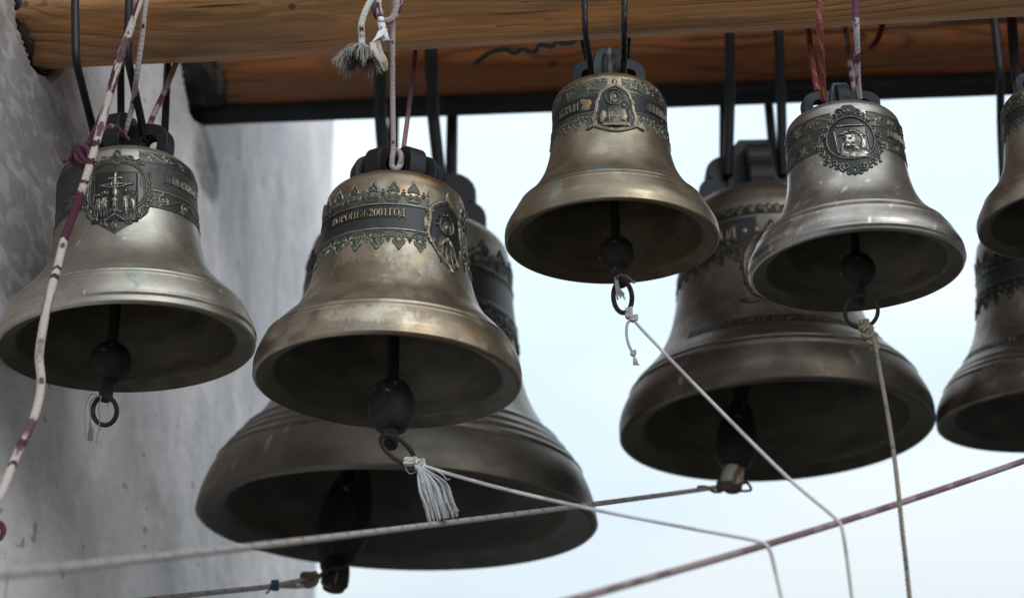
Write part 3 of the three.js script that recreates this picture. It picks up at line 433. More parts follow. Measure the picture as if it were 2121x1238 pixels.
// ---- relief decoration
const PAT = [.080, .084, .073], PATG = [.084, .096, .078], NAVY = [.043, .046, .049];
const ALL = [-118, 118];
const gap = (mid, up, band, low) => (t) => { const h = t > .79 ? up : t > .7 ? band : low; return [mid - h, mid + h]; };
A.cut = gap(2, 18, 25, 26); Bb.cut = gap(48, 17, 20, 19); Cc.cut = gap(2.5, 7, 13, 16); Dd.cut = gap(-5, 17, 25, 26); Ff.cut = gap(-1, 0, 9, 17); Ff.cutTop = .79;   // the bands stop at the medallions
function bandPlate(o, name, t, col, gap) { return relief(o, name, o.group, { phi: ALL, t, res: .0011, depth: .0016, draw: (c, w, h) => plate(c, (p) => p.rect(-w / 2 + 1, -h / 2 + 1, w - 2, h - 2), .75), metal: col, pat: col, rough: .5, metalness: .5 }); }
{ // A: vine bands, inscription, rounded shield with a framed scene
  const M = [.25, .23, .185], hiM = [.42, .385, .32];
  relief(A, 'frieze', A.group, { phi: ALL, t: [.868, .935], draw: (c, w, h) => vine(c, w, h), metal: M, pat: PAT });
  bandPlate(A, 'inscription_band', [.722, .868], [.075, .074, .068]);
  relief(A, 'frieze', A.group, { phi: ALL, t: [.615, .72], draw: (c, w, h) => vine(c, w, h * .92), metal: M, pat: PAT });
  word(A, A.group, 'ДОМОЖИРОВ', 62, 4.9, [.73, .86], 15, .6, { metal: [.15, .14, .115], pat: PAT });
  relief(A, 'worn_lettering', A.group, { phi: [-80, -46], t: [.735, .855], lift: .0001, depth: .003, res: .0005, draw: (c, w, h) => { plate(c, (p) => p.rect(-w / 2 + 1, -h / 2 + 2, w - 2, h - 4), .25); marks(c, -w / 2 + 3, 0, h - 5, 12, (w - 6) / 12); }, metal: [.15, .14, .11], pat: PAT });
  const m = relief(A, 'medallion', A.group, { phi: [-34, 38], t: [.425, .955], res: .0006, depth: .0042, metal: [.24, .215, .165], pat: PAT, lo: .38, hi: .85, draw: (c, w, h) => {
    const sh = (s) => (p) => { const a = 47 * s, t = -38 * s, b = 46 * s; p.moveTo(0, t + 3); p.lineTo(-6, t - 2); p.bezierCurveTo(-a * .8, t - 2, -a, t + 20, -a * .95, 6); p.bezierCurveTo(-a * 1.05, 22, -a * .75, b * .9, -8, b); p.lineTo(0, b - 5); p.lineTo(8, b); p.bezierCurveTo(a * .75, b * .9, a * 1.05, 22, a * .95, 6); p.bezierCurveTo(a, t + 20, a * .8, t - 2, 6, t - 2); p.closePath(); };
    c.save(); c.translate(0, -13);
    plate(c, poly([[-56, 18], [-52, -30], [-14, -50], [14, -50], [52, -30], [56, 18], [44, 50], [0, 86], [-44, 50]], 1), .22);
    scrollFrame(c, [[-50, 20], [-48, -26]], 7, .85, .25); scrollFrame(c, [[50, -26], [50, 20]], 7, .85, .25);
    scrollFrame(c, [[-52, 24], [-40, 48], [-12, 70]], 10, .9, .25); scrollFrame(c, [[12, 70], [40, 48], [52, 24]], 10, .9, .25); scrollFrame(c, [[-42, -36], [-12, -48]], 9, .9, .25); scrollFrame(c, [[12, -48], [42, -36]], 9, .9, .25);
    for (const y of [-53, 70]) { ridge(c, (p) => p.ellipse(0, y, 5, 7, 0, 0, 6.29), 2, .95, .25); dome(c, 0, y, 3, 5, .9, 0, .25); }
    carve(c, () => plate(c, sh(1.0), .16)); ridge(c, sh(1.0), 2.6, .9, .25); ridge(c, sh(.93), 1.6, .7, .2); c.restore(); } });
  const P = relief(A, 'relief_panel', m, { phi: [-19, 21], t: [.515, .815], res: .0005, depth: .0044, lift: .0006, metal: hiM, pat: [.045, .046, .042], lo: .48, hi: .92, rough: .38, draw: (c, w, h) => {
    c.save(); c.scale(w / 80, h / 92);
    plate(c, (p) => p.rect(-34, -42, 68, 84), .2); ridge(c, (p) => p.rect(-34, -42, 68, 84), 1.6, .55, .2); plate(c, (p) => p.rect(-32, -41, 64, 16), .30);
    ridge(c, poly([[0, -40], [0, 28]]), 4, .7, .2); ridge(c, poly([[-9, -32], [9, -32]]), 5, .9, .3); ridge(c, poly([[0, -40], [0, -26]]), 5, .9, .3); ridge(c, poly([[-27, -22], [27, -22]]), 4.5, .75, .2); ridge(c, poly([[-6, 22], [9, 26]]), 5, .9, .2); ridge(c, poly([[-14, 40], [0, 30], [14, 40]]), 5, .8, .2);
    ridge(c, (p) => p.arc(0, -22, 5.5, 0, 6.29), 1.6, .9, .3); dome(c, 0, -22, 3, 3.8, 1); ridge(c, poly([[-22, -21], [-6, -16], [6, -16], [22, -21]]), 3, .95, .2); dome(c, 0, -8, 5.2, 9.5, .98); dome(c, -1, 5, 6, 5, .9); dome(c, -1.5, 13, 3, 10, .9, .12); dome(c, 1, 14, 2.6, 10, .9, -.1);
    for (const [x, y, s] of [[-16, 6, 1.02], [-26, 7, .92], [17, 5, 1.05], [28, 6, .85]]) { ridge(c, (p) => p.arc(x, y - 14 * s, 4.8 * s, 0, 6.29), 1.3, .75, .3); dome(c, x, y - 14 * s, 2.8 * s, 3.5 * s, .98); dome(c, x, y + 8 * s, 4.4 * s, 18 * s, .74, x < 0 ? .05 : -.05, .1); for (const q of [-3, 0, 3]) ridge(c, poly([[x + q * .6, y - 6], [x + q * 1.2 - 1, y + 8], [x + q * 1.5, y + 26 * s]]), 1.0, .86, .6); dome(c, x + (x < 0 ? 3 : -3), y + 1, 4, 2.4, .98, .6); }
    c.restore(); } });
}
{ // B: crested leaf friezes, year band, pointed medallion with a praying haloed figure
  const M = [.36, .31, .235];
  relief(Bb, 'frieze', Bb.group, { phi: ALL, t: [.765, .905], res: .0006, depth: .0044, draw: (c, w, h) => crest(c, w, h, -1, 31, 13), metal: M, pat: PATG, lo: .3, hi: .8 });
  bandPlate(Bb, 'inscription_band', [.632, .768], NAVY);
  relief(Bb, 'frieze', Bb.group, { phi: ALL, t: [.515, .637], res: .0006, depth: .0044, draw: (c, w, h) => crest(c, w, h, 1, 32, 1), metal: M, pat: PATG, lo: .3, hi: .8 });
  const strip = relief(Bb, 'inscription_strip', Bb.group, { phi: [-64, 12], t: [.688, .758], lift: .0002, depth: .0026, res: .0006, draw: (c, w, h) => plate(c, (p) => p.rect(-w / 2 + 1, -h / 2 + 2, w - 2, h - 4), .4), metal: [.07, .058, .042], pat: [.05, .045, .036] });
  const lk = { metal: [.55, .47, .35], pat: [.09, .072, .05], depth: .0046 };
  word(Bb, strip, '2001', -8.6, 3.6, [.690, .757], 13.5, .68, lk); word(Bb, strip, 'ГОД', 5.2, 4.3, [.690, .757], 13.5, .72, lk); word(Bb, strip, 'ВОРОНЕЖ', -34, 4.9, [.690, .757], 13.5, .74, { ...lk, metal: [.20, .16, .115] });
  const m = relief(Bb, 'medallion', Bb.group, { phi: [21, 76], t: [.405, .91], res: .0006, depth: .005, metal: [.30, .25, .18], pat: NAVY, lo: .3, hi: .7, draw: (c, w, h) => {
    const f = (s) => (p) => { p.moveTo(0, -60 * s); p.bezierCurveTo(-8 * s, -50 * s, -30 * s, -50 * s, -33 * s, -30 * s); p.bezierCurveTo(-30 * s, -16 * s, -36 * s, -8 * s, -35 * s, 6 * s); p.bezierCurveTo(-34 * s, 20 * s, -18 * s, 44 * s, 0, 56 * s); p.bezierCurveTo(18 * s, 44 * s, 34 * s, 20 * s, 35 * s, 6 * s); p.bezierCurveTo(36 * s, -8 * s, 30 * s, -16 * s, 33 * s, -30 * s); p.bezierCurveTo(30 * s, -50 * s, 8 * s, -50 * s, 0, -60 * s); };
    c.save(); c.translate(0, -1); plate(c, f(1), .2); ridge(c, f(1), 6, .85, .2); ridge(c, f(1.05), 2, .95, .3); ridge(c, f(.92), 1.5, .7, .2);
    for (const s of [-1, 1]) { scrollFrame(c, [[s * 36, -36], [s * 39, -16]], 8, .95, .2); scrollFrame(c, [[s * 40, -4], [s * 38, 14]], 8, .95, .2); dome(c, s * 40, -10, 5, 12, .7, 0, .1); ridge(c, spiral(s * 32, -32, 6, 0, 1.3, s), 2, 1, .2); ridge(c, spiral(s * 30, 18, 6, 2, 1.3, -s), 2, 1, .2); }
    for (const [y, d] of [[-66, -1], [60, 1]]) { dome(c, 0, y, 5, 6, .9); dome(c, -3, y - d * 3, 3.4, 3, .95); dome(c, 3, y - d * 3, 3.4, 3, .95); dome(c, 0, y + d * 4, 2.4, 3.4, 1); }
    c.restore(); } });
  relief(Bb, 'relief_figure', m, { phi: [28, 68], t: [.46, .83], res: .0005, depth: .0055, lift: .0006, metal: [.36, .29, .20], pat: [.04, .046, .045], lo: .34, hi: .9, draw: (c, w, h) => {
    c.save(); c.translate(-2, 4);
    for (let i = 0; i < 9; i++) { const a = -3.3 + i * .47; dome(c, 17 * Math.cos(a) - 1, -24 + 18 * Math.sin(a), 3.0, 2.2, .75, a); }
    ridge(c, (p) => p.ellipse(0, -24, 14, 16, 0, 0, 6.29), 2.2, .9, .1); plate(c, (p) => p.ellipse(0, -24, 13, 15, 0, 0, 6.29), .22);
    dome(c, 1, -20, 9, 13, .62, .1); ridge(c, poly([[-6, -12], [-7, -22], [-1, -30], [6, -26], [8, -12]]), 1.4, .85, .5); dome(c, -1, -20, 4.2, 6, .95, .1);
    dome(c, 1, 20, 17, 30, .55); dome(c, -10, 14, 8, 24, .72, .22); dome(c, 12, 18, 8, 26, .72, -.2); dome(c, 1, 30, 8, 18, .66);
    dome(c, -7, 6, 3.4, 11, .92, .55); dome(c, 8, 6, 3.4, 11, .92, -.55); dome(c, 1, -1, 3, 5.4, 1);
    for (const [x0, x1] of [[-9, -15], [-3, -5], [5, 6], [12, 17]]) ridge(c, poly([[x0, 14], [(x0 + x1) / 2 - 1, 26], [x1, 42]]), 1.3, .88, .55);
    c.restore(); } });
}
{ // C
  const M = [.25, .205, .135];
  relief(Cc, 'frieze', Cc.group, { phi: ALL, t: [.815, .925], draw: (c, w, h) => { c.save(); c.translate(0, 2); vine(c, w, h * .76); c.restore(); for (let x = -w / 2; x < w / 2; x += 13) { ridge(c, spiral(x, -h * .32, 5, rr(0, 6), 1.2, 1), 1.5, .8, .1); dome(c, x + 6, -h * .3, 3, 4, .7); } }, metal: M, pat: PATG });
  bandPlate(Cc, 'inscription_band', [.70, .815], [.026, .027, .034]);
  relief(Cc, 'frieze', Cc.group, { phi: ALL, t: [.59, .70], draw: (c, w, h) => { crest(c, w, h, 1, 21, 5); plate(c, (p) => p.rect(-w / 2, -h / 2, w, h * .45), .2); for (let x = -w / 2; x < w / 2; x += 7) dome(c, x, -h * .2 + rr(-2, 2), 3.2, 1.8, .75, rr(0, 3), .2); }, metal: M, pat: PATG });
  word(Cc, Cc.group, 'КЕВАЛИ', -48, 4.4, [.705, .81], 16, .5, { metal: [.125, .105, .08], pat: [.05, .045, .035] }); word(Cc, Cc.group, 'ЛИПИЦКОВ', 54, 4.6, [.705, .81], 16, .5, { metal: [.125, .105, .08], pat: [.05, .045, .035] });
  relief(Cc, 'worn_patch', Cc.group, { phi: [-35, -20.5], t: [.708, .814], lift: -.0004, depth: .0030, draw: (c, w, h) => { for (let i = 0; i < 14; i++) dome(c, rr(-.25, .25) * w, rr(-.25, .25) * h, w * rr(.15, .3), h * rr(.15, .28), rr(.5, .75), rr(0, 3)); }, metal: [.36, .285, .205], pat: [.26, .16, .09], lo: .35, hi: .75 }).userData = { label: 'rubbed bright patch beside the lettering' };
  const m = relief(Cc, 'medallion', Cc.group, { phi: [-28, 34], t: [.535, .935], res: .0005, depth: .0048, metal: [.27, .22, .15], pat: NAVY, lo: .3, hi: .7, draw: (c, w, h) => {
    const f = (s) => (p) => { p.moveTo(0, -38 * s); p.bezierCurveTo(-8 * s, -31 * s, -22 * s, -31 * s, -24 * s, -14 * s); p.bezierCurveTo(-30 * s, -6 * s, -25 * s, 2 * s, -31 * s, 14 * s); p.bezierCurveTo(-33 * s, 22 * s, -29 * s, 26 * s, -29 * s, 32 * s); p.bezierCurveTo(-18 * s, 38 * s, -8 * s, 42 * s, 0, 42 * s); p.bezierCurveTo(8 * s, 42 * s, 18 * s, 38 * s, 29 * s, 32 * s); p.bezierCurveTo(29 * s, 26 * s, 33 * s, 22 * s, 31 * s, 14 * s); p.bezierCurveTo(25 * s, 2 * s, 30 * s, -6 * s, 24 * s, -14 * s); p.bezierCurveTo(22 * s, -31 * s, 8 * s, -31 * s, 0, -38 * s); };
    c.save(); c.translate(-1, 2); plate(c, f(1), .2); ridge(c, f(1), 4.6, .8, .2); ridge(c, f(1.07), 1.6, .95, .3); ridge(c, f(.93), 1.4, .75, .2);
    for (const s of [-1, 1]) { dome(c, s * 37, 34, 8, 3.4, .9, s * .5); dome(c, s * 33, 32, 4, 3, .9); ridge(c, spiral(s * 29, -8, 3.6, 0, 1.2, s), 1.6, 1, .2); dome(c, s * 25, -13, 2.6, 5, .95); dome(c, s * 14, 39, 6, 2.4, .9, -s * .3); ridge(c, spiral(s * 6, 42, 3, 0, 1.2, s), 1.4, 1, .2); }
    dome(c, 0, -43, 4, 4.6, .9); dome(c, 0, -46, 2.4, 3, 1); c.restore(); } });
  relief(Cc, 'relief_figure', m, { phi: [-17, 22], t: [.565, .865], res: .0005, depth: .0055, lift: .0006, metal: [.31, .255, .175], pat: [.035, .045, .044], lo: .35, hi: .85, draw: (c, w, h) => {
    c.save(); c.translate(-1, -1);
    ridge(c, (p) => p.arc(0, -17, 13.5, 0, 6.29), 2.4, .75, .2); plate(c, (p) => p.arc(0, -17, 13, 0, 6.29), .25); ridge(c, (p) => p.arc(14, -3, 7.5, 0, 6.29), 1.8, .75, .2); plate(c, (p) => p.arc(14, -3, 7, 0, 6.29), .28);
    dome(c, -1, -16, 8, 12, .62); dome(c, .5, -17, 4, 5.6, .98, .1); ridge(c, poly([[-6, -6], [-6, -20], [-2, -25], [5, -24], [7, -16]]), 1.4, .95, .5); dome(c, 13.5, -3, 3.6, 4.4, .98); 
    dome(c, 0, 14, 20, 20, .62); dome(c, -18, 16, 6, 14, .95, .15); dome(c, 14, 12, 7, 13, .85, -.1); dome(c, 2, 18, 8, 3, .92, -.2); dome(c, 12, 22, 8, 3, .9, .5); for (let i = 0; i < 6; i++) ridge(c, poly([[-10 + i * 3, -2], [-9 + i * 4, 12], [-8 + i * 6, 26]]), 1.0, .76, .5);
    plate(c, (p) => p.rect(-19, 27, 42, 7), .7); ridge(c, poly([[-19, 27], [23, 27]]), 1.4, 1, .6); for (let x = -16; x < 20; x += 3) plate(c, (p) => p.rect(x, 29, 1.6, 4), .95); c.restore(); } });
}
{ // D
  const M = [.27, .24, .195];
  relief(Dd, 'frieze', Dd.group, { phi: ALL, t: [.795, .885], draw: (c, w, h) => vine(c, w, h), metal: M, pat: PAT });
  bandPlate(Dd, 'inscription_band', [.718, .797], [.06, .052, .046]);
  relief(Dd, 'frieze', Dd.group, { phi: ALL, t: [.645, .72], draw: (c, w, h) => vine(c, w, h), metal: M, pat: PAT });
  word(Dd, Dd.group, 'КОЛОКОЛ', 52, 5.2, [.722, .80], 13, .62, { metal: [.17, .15, .12], pat: PAT });
  relief(Dd, 'worn_lettering', Dd.group, { phi: [-80, -42], t: [.724, .795], lift: .0001, depth: .003, res: .0005, draw: (c, w, h) => { plate(c, (p) => p.rect(-w / 2 + 1, -h / 2 + 2, w - 2, h - 4), .25); marks(c, -w / 2 + 3, 0, h - 5, 12, (w - 6) / 12); }, metal: [.14, .125, .10], pat: PAT });
  const m = relief(Dd, 'medallion', Dd.group, { phi: [-43, 33], t: [.425, .945], res: .0005, depth: .0046, metal: [.25, .22, .175], pat: [.038, .042, .044], lo: .38, hi: .85, draw: (c, w, h) => {
    c.save(); c.translate(0, -1); plate(c, poly([[-6, -60], [6, -60], [20, -46], [38, -16], [54, 2], [50, 12], [34, 34], [0, 63], [-34, 34], [-50, 12], [-54, 2], [-38, -16], [-20, -46]], 1), .24);
    const rim = [[-18, -46], [-32, -26], [-46, -8], [-48, 8], [-34, 32], [-12, 50]]; scrollFrame(c, rim, 9.5, .95, .25); scrollFrame(c, rim.map(([x, y]) => [-x, y]).reverse(), 9.5, .95, .25);
    for (const s of [-1, 1]) { ridge(c, spiral(s * 14, -46, 8, 0, 1.3, s), 2.2, 1, .2); ridge(c, spiral(s * 12, 46, 8, 2, 1.3, -s), 2.2, 1, .2); for (let i = 0; i < 5; i++) dome(c, s * (8 + i * 8), 58 - i * 6, 3.4, 2.4, .85, s * -.8); }
    for (const [x, y] of [[0, -50], [0, 53], [-50, 2], [50, 2]]) { ridge(c, (p) => p.ellipse(x, y, 4.6, 6, 0, 0, 6.29), 1.8, 1, .2); dome(c, x, y, 3, 4.4, .95); }
    carve(c, () => plate(c, (p) => p.arc(0, -3, 35, 0, 6.29), .14)); ridge(c, (p) => p.arc(0, -3, 35.5, 0, 6.29), 3, .9, .2); c.restore(); } });
  relief(Dd, 'relief_bust', m, { phi: [-27, 18], t: [.565, .80], res: .00045, depth: .0062, lift: .0006, metal: [.62, .56, .49], pat: [.075, .07, .065], lo: .36, hi: .84, rough: .36, draw: (c, w, h) => {
    c.save(); c.scale(.96, .96); plate(c, (p) => { p.moveTo(-25, -24); p.lineTo(24, -24); p.lineTo(28, 20); p.quadraticCurveTo(0, 38, -22, 20); }, .14);
    ridge(c, poly([[-20, -26], [18, -26]]), 3.4, .8, .15); ridge(c, poly([[-25, -18], [-21, 20]]), 2.6, .75, .15); ridge(c, poly([[24, -18], [27, 14]]), 2.2, .6, .15);
    dome(c, 3, 26, 24, 9, .62); dome(c, -12, 22, 10, 7, .66, -.35); dome(c, 17, 21, 10, 7, .7, .3); dome(c, 6, 13, 6.5, 11, .62, -.25);
    dome(c, 6, -5, 15, 14, .46, .2); for (let i = 0; i < 6; i++) ridge(c, poly([[12 + i * .9, -12 + i], [16 + i * .8, 0], [13 + i * 1.3, 14]]), 1.5, .68, .4); for (let i = 0; i < 4; i++) ridge(c, poly([[-11 - i, 4], [-14 - i * .8, 12], [-12 - i * 1.5, 19]]), 1.5, .66, .35);
    dome(c, -2.5, -1.5, 9, 12.5, .82, .42); dome(c, -4, -7.5, 7, 4, .9, .2); ridge(c, poly([[-5.5, -5], [-8.2, 1.4], [-6, 2.2]]), 2, 1, .7); ridge(c, poly([[-12, -5.4], [-7, -6.2], [1, -5]]), 1.4, .98, .7); dome(c, 1.5, 2, 4, 4, .92); dome(c, -6.5, 8.5, 5, 4, .86); dome(c, 1, 9, 5, 3, .78, .4);
    for (let i = 0; i < 15; i++) { const k = i / 14, x = mix(-14, 16, k), y = -9 - 7 * Math.sin(k * 3.14 + .2); ridge(c, poly([[x - 3, y + rr(-1.5, 1.5)], [x + 3, y + rr(-1.5, 1.5)]]), 1.2, .95, .4); const a = mix(-2.9, -.3, k) + rr(-.3, .3); ridge(c, poly([[x, y], [x + 5 * Math.cos(a), y + 5 * Math.sin(a)]]), .9, .85, .3); }
    carve(c, () => { plate(c, (p) => p.ellipse(-10, -2.9, 2, 1.2, .2, 0, 6.29), .40); plate(c, (p) => p.ellipse(-2.2, -2.2, 2.3, 1.2, .2, 0, 6.29), .40); plate(c, (p) => p.ellipse(-7, 5.6, 2.6, .7, .25, 0, 6.29), .5); plate(c, (p) => p.ellipse(2, 15, 7, 1.3, .5, 0, 6.29), .34); });
    c.restore(); } });
}
{ // the dark bells behind, softer
  const M = [.12, .10, .075], P = [.020, .021, .020];
  relief(Ee, 'frieze', Ee.group, { phi: ALL, t: [.79, .90], res: .0018, depth: .008, draw: (c, w, h) => crest(c, w, h, -1, 62), metal: M, pat: P });
  relief(Ee, 'inscription_band', Ee.group, { phi: ALL, t: [.665, .79], res: .002, depth: .005, draw: (c, w, h) => { plate(c, (p) => p.rect(-w / 2 + 1, -h / 2 + 1, w - 2, h - 2), .3); for (const y of [-h / 2 + 5, h / 2 - 5]) ridge(c, poly([[-w / 2, y], [w / 2, y]]), 6, .9, .3); }, metal: [.10, .082, .062], pat: [.022, .02, .021], lo: .4, hi: .9 });
  relief(Ee, 'frieze', Ee.group, { phi: ALL, t: [.565, .665], res: .0018, depth: .009, draw: (c, w, h) => crest(c, w, h, 1, 62), metal: M, pat: P });
  relief(Ff, 'frieze', Ff.group, { phi: ALL, t: [.80, .855], res: .0012, depth: .005, draw: (c, w, h) => { vine(c, w, h * .6); for (let x = -w / 2; x < w / 2; x += 18) { dome(c, x, -h * .22, 5, 7, .7); } }, metal: [.13, .11, .08], pat: [.022, .025, .022] });
  bandPlate(Ff, 'inscription_band', [.672, .80], [.030, .031, .036]);
  relief(Ff, 'frieze', Ff.group, { phi: ALL, t: [.60, .675], res: .0012, depth: .005, draw: (c, w, h) => crest(c, w, h, 1, 34, 20), metal: [.16, .125, .085], pat: [.03, .03, .026] });
  word(Ff, Ff.group, 'ГОД', -33, 5.6, [.685, .785], 30, .7, { metal: [.17, .135, .095], pat: [.05, .04, .032], res: .001, depth: .005 });
  for (const p of [-19, -11]) relief(Ff, 'boss', Ff.group, { phi: [p - 3, p + 3], t: [.71, .765], res: .001, depth: .005, draw: (c, w, h) => dome(c, 0, 0, 6, 8, .9), metal: [.3, .22, .15], pat: [.1, .08, .055] });
  relief(Ff, 'worn_lettering', Ff.group, { phi: [-50, 60], t: [.275, .325], res: .0013, depth: .0045, draw: (c, w, h) => { plate(c, (p) => p.rect(-w / 2 + 1, -h * .4, w - 2, h * .8), .15); marks(c, -w / 2 + 4, 0, h * .7, 48, (w - 10) / 48, .8); }, metal: [.13, .105, .075], pat: [.045, .038, .03] });
  const m = relief(Ff, 'medallion', Ff.group, { phi: [-26, 24], t: [.365, .79], res: .0012, depth: .007, metal: [.15, .12, .085], pat: [.022, .022, .032], lo: .3, hi: .75, draw: (c, w, h) => {
    const f = (s) => (p) => p.ellipse(2, 6, 62 * s, 84 * s, 0, 0, 6.29); plate(c, f(1), .2); ridge(c, f(1), 7, .8, .2); ridge(c, f(.9), 4, .75, .2); scrollFrame(c, [[-64, 8], [-58, -40]], 11, .9, .2); scrollFrame(c, [[-60, 30], [-40, 74]], 11, .9, .2); for (const s of [-1, 1]) { dome(c, s * 52, 84, 18, 5, .8, -s * .3); dome(c, 0, -86, 6, 14, .9); dome(c, s * 7, -82, 7, 5, .9); } } });
  relief(Gg, 'frieze', Gg.group, { phi: ALL, t: [.74, .86], res: .0012, depth: .005, draw: (c, w, h) => crest(c, w, h, -1, 34), metal: [.15, .13, .10], pat: P });
  bandPlate(Gg, 'inscription_band', [.655, .745], [.02, .02, .022]);
  relief(Gg, 'frieze', Gg.group, { phi: ALL, t: [.55, .66], res: .0012, depth: .006, draw: (c, w, h) => crest(c, w, h, 1, 34), metal: [.15, .13, .10], pat: P });
  relief(Gg, 'worn_lettering', Gg.group, { phi: [-90, 20], t: [.285, .335], res: .0013, depth: .004, draw: (c, w, h) => { plate(c, (p) => p.rect(-w / 2 + 1, -h * .4, w - 2, h * .8), .15); marks(c, -w / 2 + 4, 0, h * .7, 36, (w - 10) / 36, .8); }, metal: [.13, .11, .09], pat: [.045, .04, .035] });
  relief(Hh_, 'frieze', Hh_.group, { phi: ALL, t: [.82, .93], draw: (c, w, h) => vine(c, w, h), metal: [.2, .17, .13], pat: PAT });
  bandPlate(Hh_, 'inscription_band', [.735, .82], [.035, .034, .034]);
  relief(Hh_, 'frieze', Hh_.group, { phi: ALL, t: [.63, .735], draw: (c, w, h) => crest(c, w, h, 1, 18), metal: [.2, .17, .13], pat: PAT });
}

// ---- crowns
const four = (s = 1, th = .11) => [[0, .33 * s, .33 * s, th], [180, .33 * s, .33 * s, th], [-90, .27 * s, .36 * s, th], [90, .27 * s, .36 * s, th]];
crown(A, { loops: [[-14, .36, .34, .12], [166, .36, .34, .12], [-104, .30, .42, .12], [76, .30, .36, .12]], post: [.14, .40, .14] });
crown(Bb, { mat: darkCrown, loops: [[-20, .34, .27, .12], [200, .34, .27, .12], [-58, .32, .31, .12], [-122, .32, .31, .12], [40, .33, .34, .12], [140, .33, .34, .12], [90, .3, .36, .12]], post: [.12, .33, .12] });
crown(Cc, { loops: [[4, .33, .36, .10], [176, .33, .36, .10], [-90, .12, .40, .10], [90, .28, .38, .10]], post: [.20, .44, .16] });
crown(Dd, { loops: [[-6, .36, .29, .10], [186, .36, .29, .10], [-84, .16, .34, .10], [96, .28, .34, .10]], post: [.13, .36, .16] });
crown(Ee, { mat: darkCrown, lobed: 1, loops: four(1.0, .14), post: [.14, .38, .14] });
crown(Ff, { mat: darkCrown, lobed: 1, loops: four(1.0, .14), post: [.22, .44, .2] });
crown(Gg, { mat: darkCrown, lobed: 1, loops: [[-10, .36, .34, .12], [170, .42, .36, .12], [-90, .28, .36, .12], [90, .28, .36, .12]], post: [.15, .4, .14] });
crown(Hh_, { loops: four(1), post: [.16, .42, .15] });

// ---- clappers
const paintStub = std({ map: dataTex(128, 128, (u, v, c) => { const k = mix3([.45, .45, .44], [.20, .09, .035], sst(.46, .6, fbm(u * 6, v * 30 + 3, 3))); c[0] = k[0]; c[1] = k[1]; c[2] = k[2]; }, true), roughness: .8 });
clapper(A, { p: at(227, 752, 2.63), rx: .0325, ry: .034, rodR: .0085, stub: [at(217, 828, 2.61), .0105], ring: [at(216, 851, 2.60), .019, .95, 1.05, .2, .0036] });
clapper(Bb, { p: at(811, 843, 2.56), rx: .0335, ry: .041, rodR: .0095, stub: [at(809, 927, 2.54), .0105], ring: [at(823, 931, 2.53), .02, .62, 1.42, .95, .0034] });
clapper(Cc, { p: at(1277, 526, 2.56), rx: .0268, ry: .0285, rodR: .0075, stub: [at(1287, 592, 2.55), .0098], ring: [at(1290, 615, 2.54), .0215, .62, 1.05, .12, .0037] });
clapper(Dd, { p: at(1777, 560, 2.52), rx: .0265, ry: .0285, rodR: .0072, stub: [at(1783, 630, 2.51), .0085], ring: [at(1785, 645, 2.50), .0225, 1.03, 1.0, 0, .003] });
clapper(Ee, { p: at(717, 1062, 3.55), pear: 1, rx: .051, ry: .118, rodR: .02, stub: [at(690, 1219, 3.50), .027] });
clapper(Ff, { p: at(1527, 900, 3.48), pear: 1, rx: .040, ry: .082, rodR: .015, stub: [at(1514, 1012, 3.46), .022], stubMat: paintStub });

// ------------------------------------------------------------------ hangers: bent iron rods and cables looped over the beams
function hanger(name, mat, r, pts, label, category, group, opt = {}) { return single(name, tube(pts, r, { seg: 260, sides: 12, straight: .022, ...opt }), mat, label, category, group); }
const overTop = (u, F, du = 0, y = 3.40) => { const p = at(u, 0, F); return V(p.x + du, y, -F); };
const rodMat = std({ map: dataTex(64, 256, (u, v, c) => { const n = .6 + .8 * fbm(u * 6, v * 30, 3); c[0] = .011 * n; c[1] = .012 * n; c[2] = .0145 * n; }, true), roughness: .5, metalness: .2 });
function loopRod(front, frontF, back, backF, beamFront, beamBack, top, r, label) {
  // front: [u, v] from the crown upwards; back: the same on the far side
  const p = []; front.forEach(([u, v], i) => p.push(at(u, v, frontF[i]))); const lf = p[p.length - 1]; p.push(V(lf.x, top, lf.z)); const q = back.map(([u, v], i) => at(u, v, backF[i])); const lb = q[q.length - 1]; p.push(V(lb.x, top, lb.z)); p.push(...q.reverse());
  return hanger('hanger_rod', rodMat, r, p, label, 'rod', 'iron rods looped over the beams');
}
loopRod([[196, 285], [188, 252], [156, 126], [154, 0]], [2.64, 2.62, 2.50, 2.50], [[250, 280], [249, 140]], [2.72, 2.82], 0, 0, 3.40, .0063, 'left bent black rod over the front log to the far left bell');
loopRod([[300, 292], [290, 240], [263, 118], [266, 0]], [2.63, 2.60, 2.50, 2.50], [[340, 285], [346, 140]], [2.72, 2.82], 0, 0, 3.40, .0063, 'right bent black rod over the front log to the far left bell');
loopRod([[800, 400], [788, 250], [786, 100]], [3.58, 3.52, 3.42], [[812, 400], [815, 230]], [3.68, 3.76], 0, 0, 3.87, .0135, 'left thick black rod from the back log to the largest bell');
loopRod([[915, 400], [897, 240], [892, 100]], [3.58, 3.52, 3.42], [[934, 400], [937, 220]], [3.68, 3.76], 0, 0, 3.87, .0135, 'right thick black rod from the back log to the largest bell');
loopRod([[1508, 365], [1513, 210], [1512, 60]], [3.50, 3.45, 3.36], [[1500, 350], [1500, 190]], [3.60, 3.68], 0, 0, 3.87, .0105, 'left black rod from the back log to the bell behind the paint-flecked one');
loopRod([[1622, 365], [1619, 210], [1613, 60]], [3.50, 3.45, 3.36], [[1604, 330], [1590, 190]], [3.60, 3.68], 0, 0, 3.87, .0105, 'right black rod from the back log to the bell behind the paint-flecked one');
loopRod([[2080, 400], [2074, 260], [2073, 150]], [3.44, 3.42, 3.34], [[2110, 400], [2106, 180]], [3.52, 3.62], 0, 0, 3.87, .0085, 'black rod from the back log to the dark bell at the lower right edge');
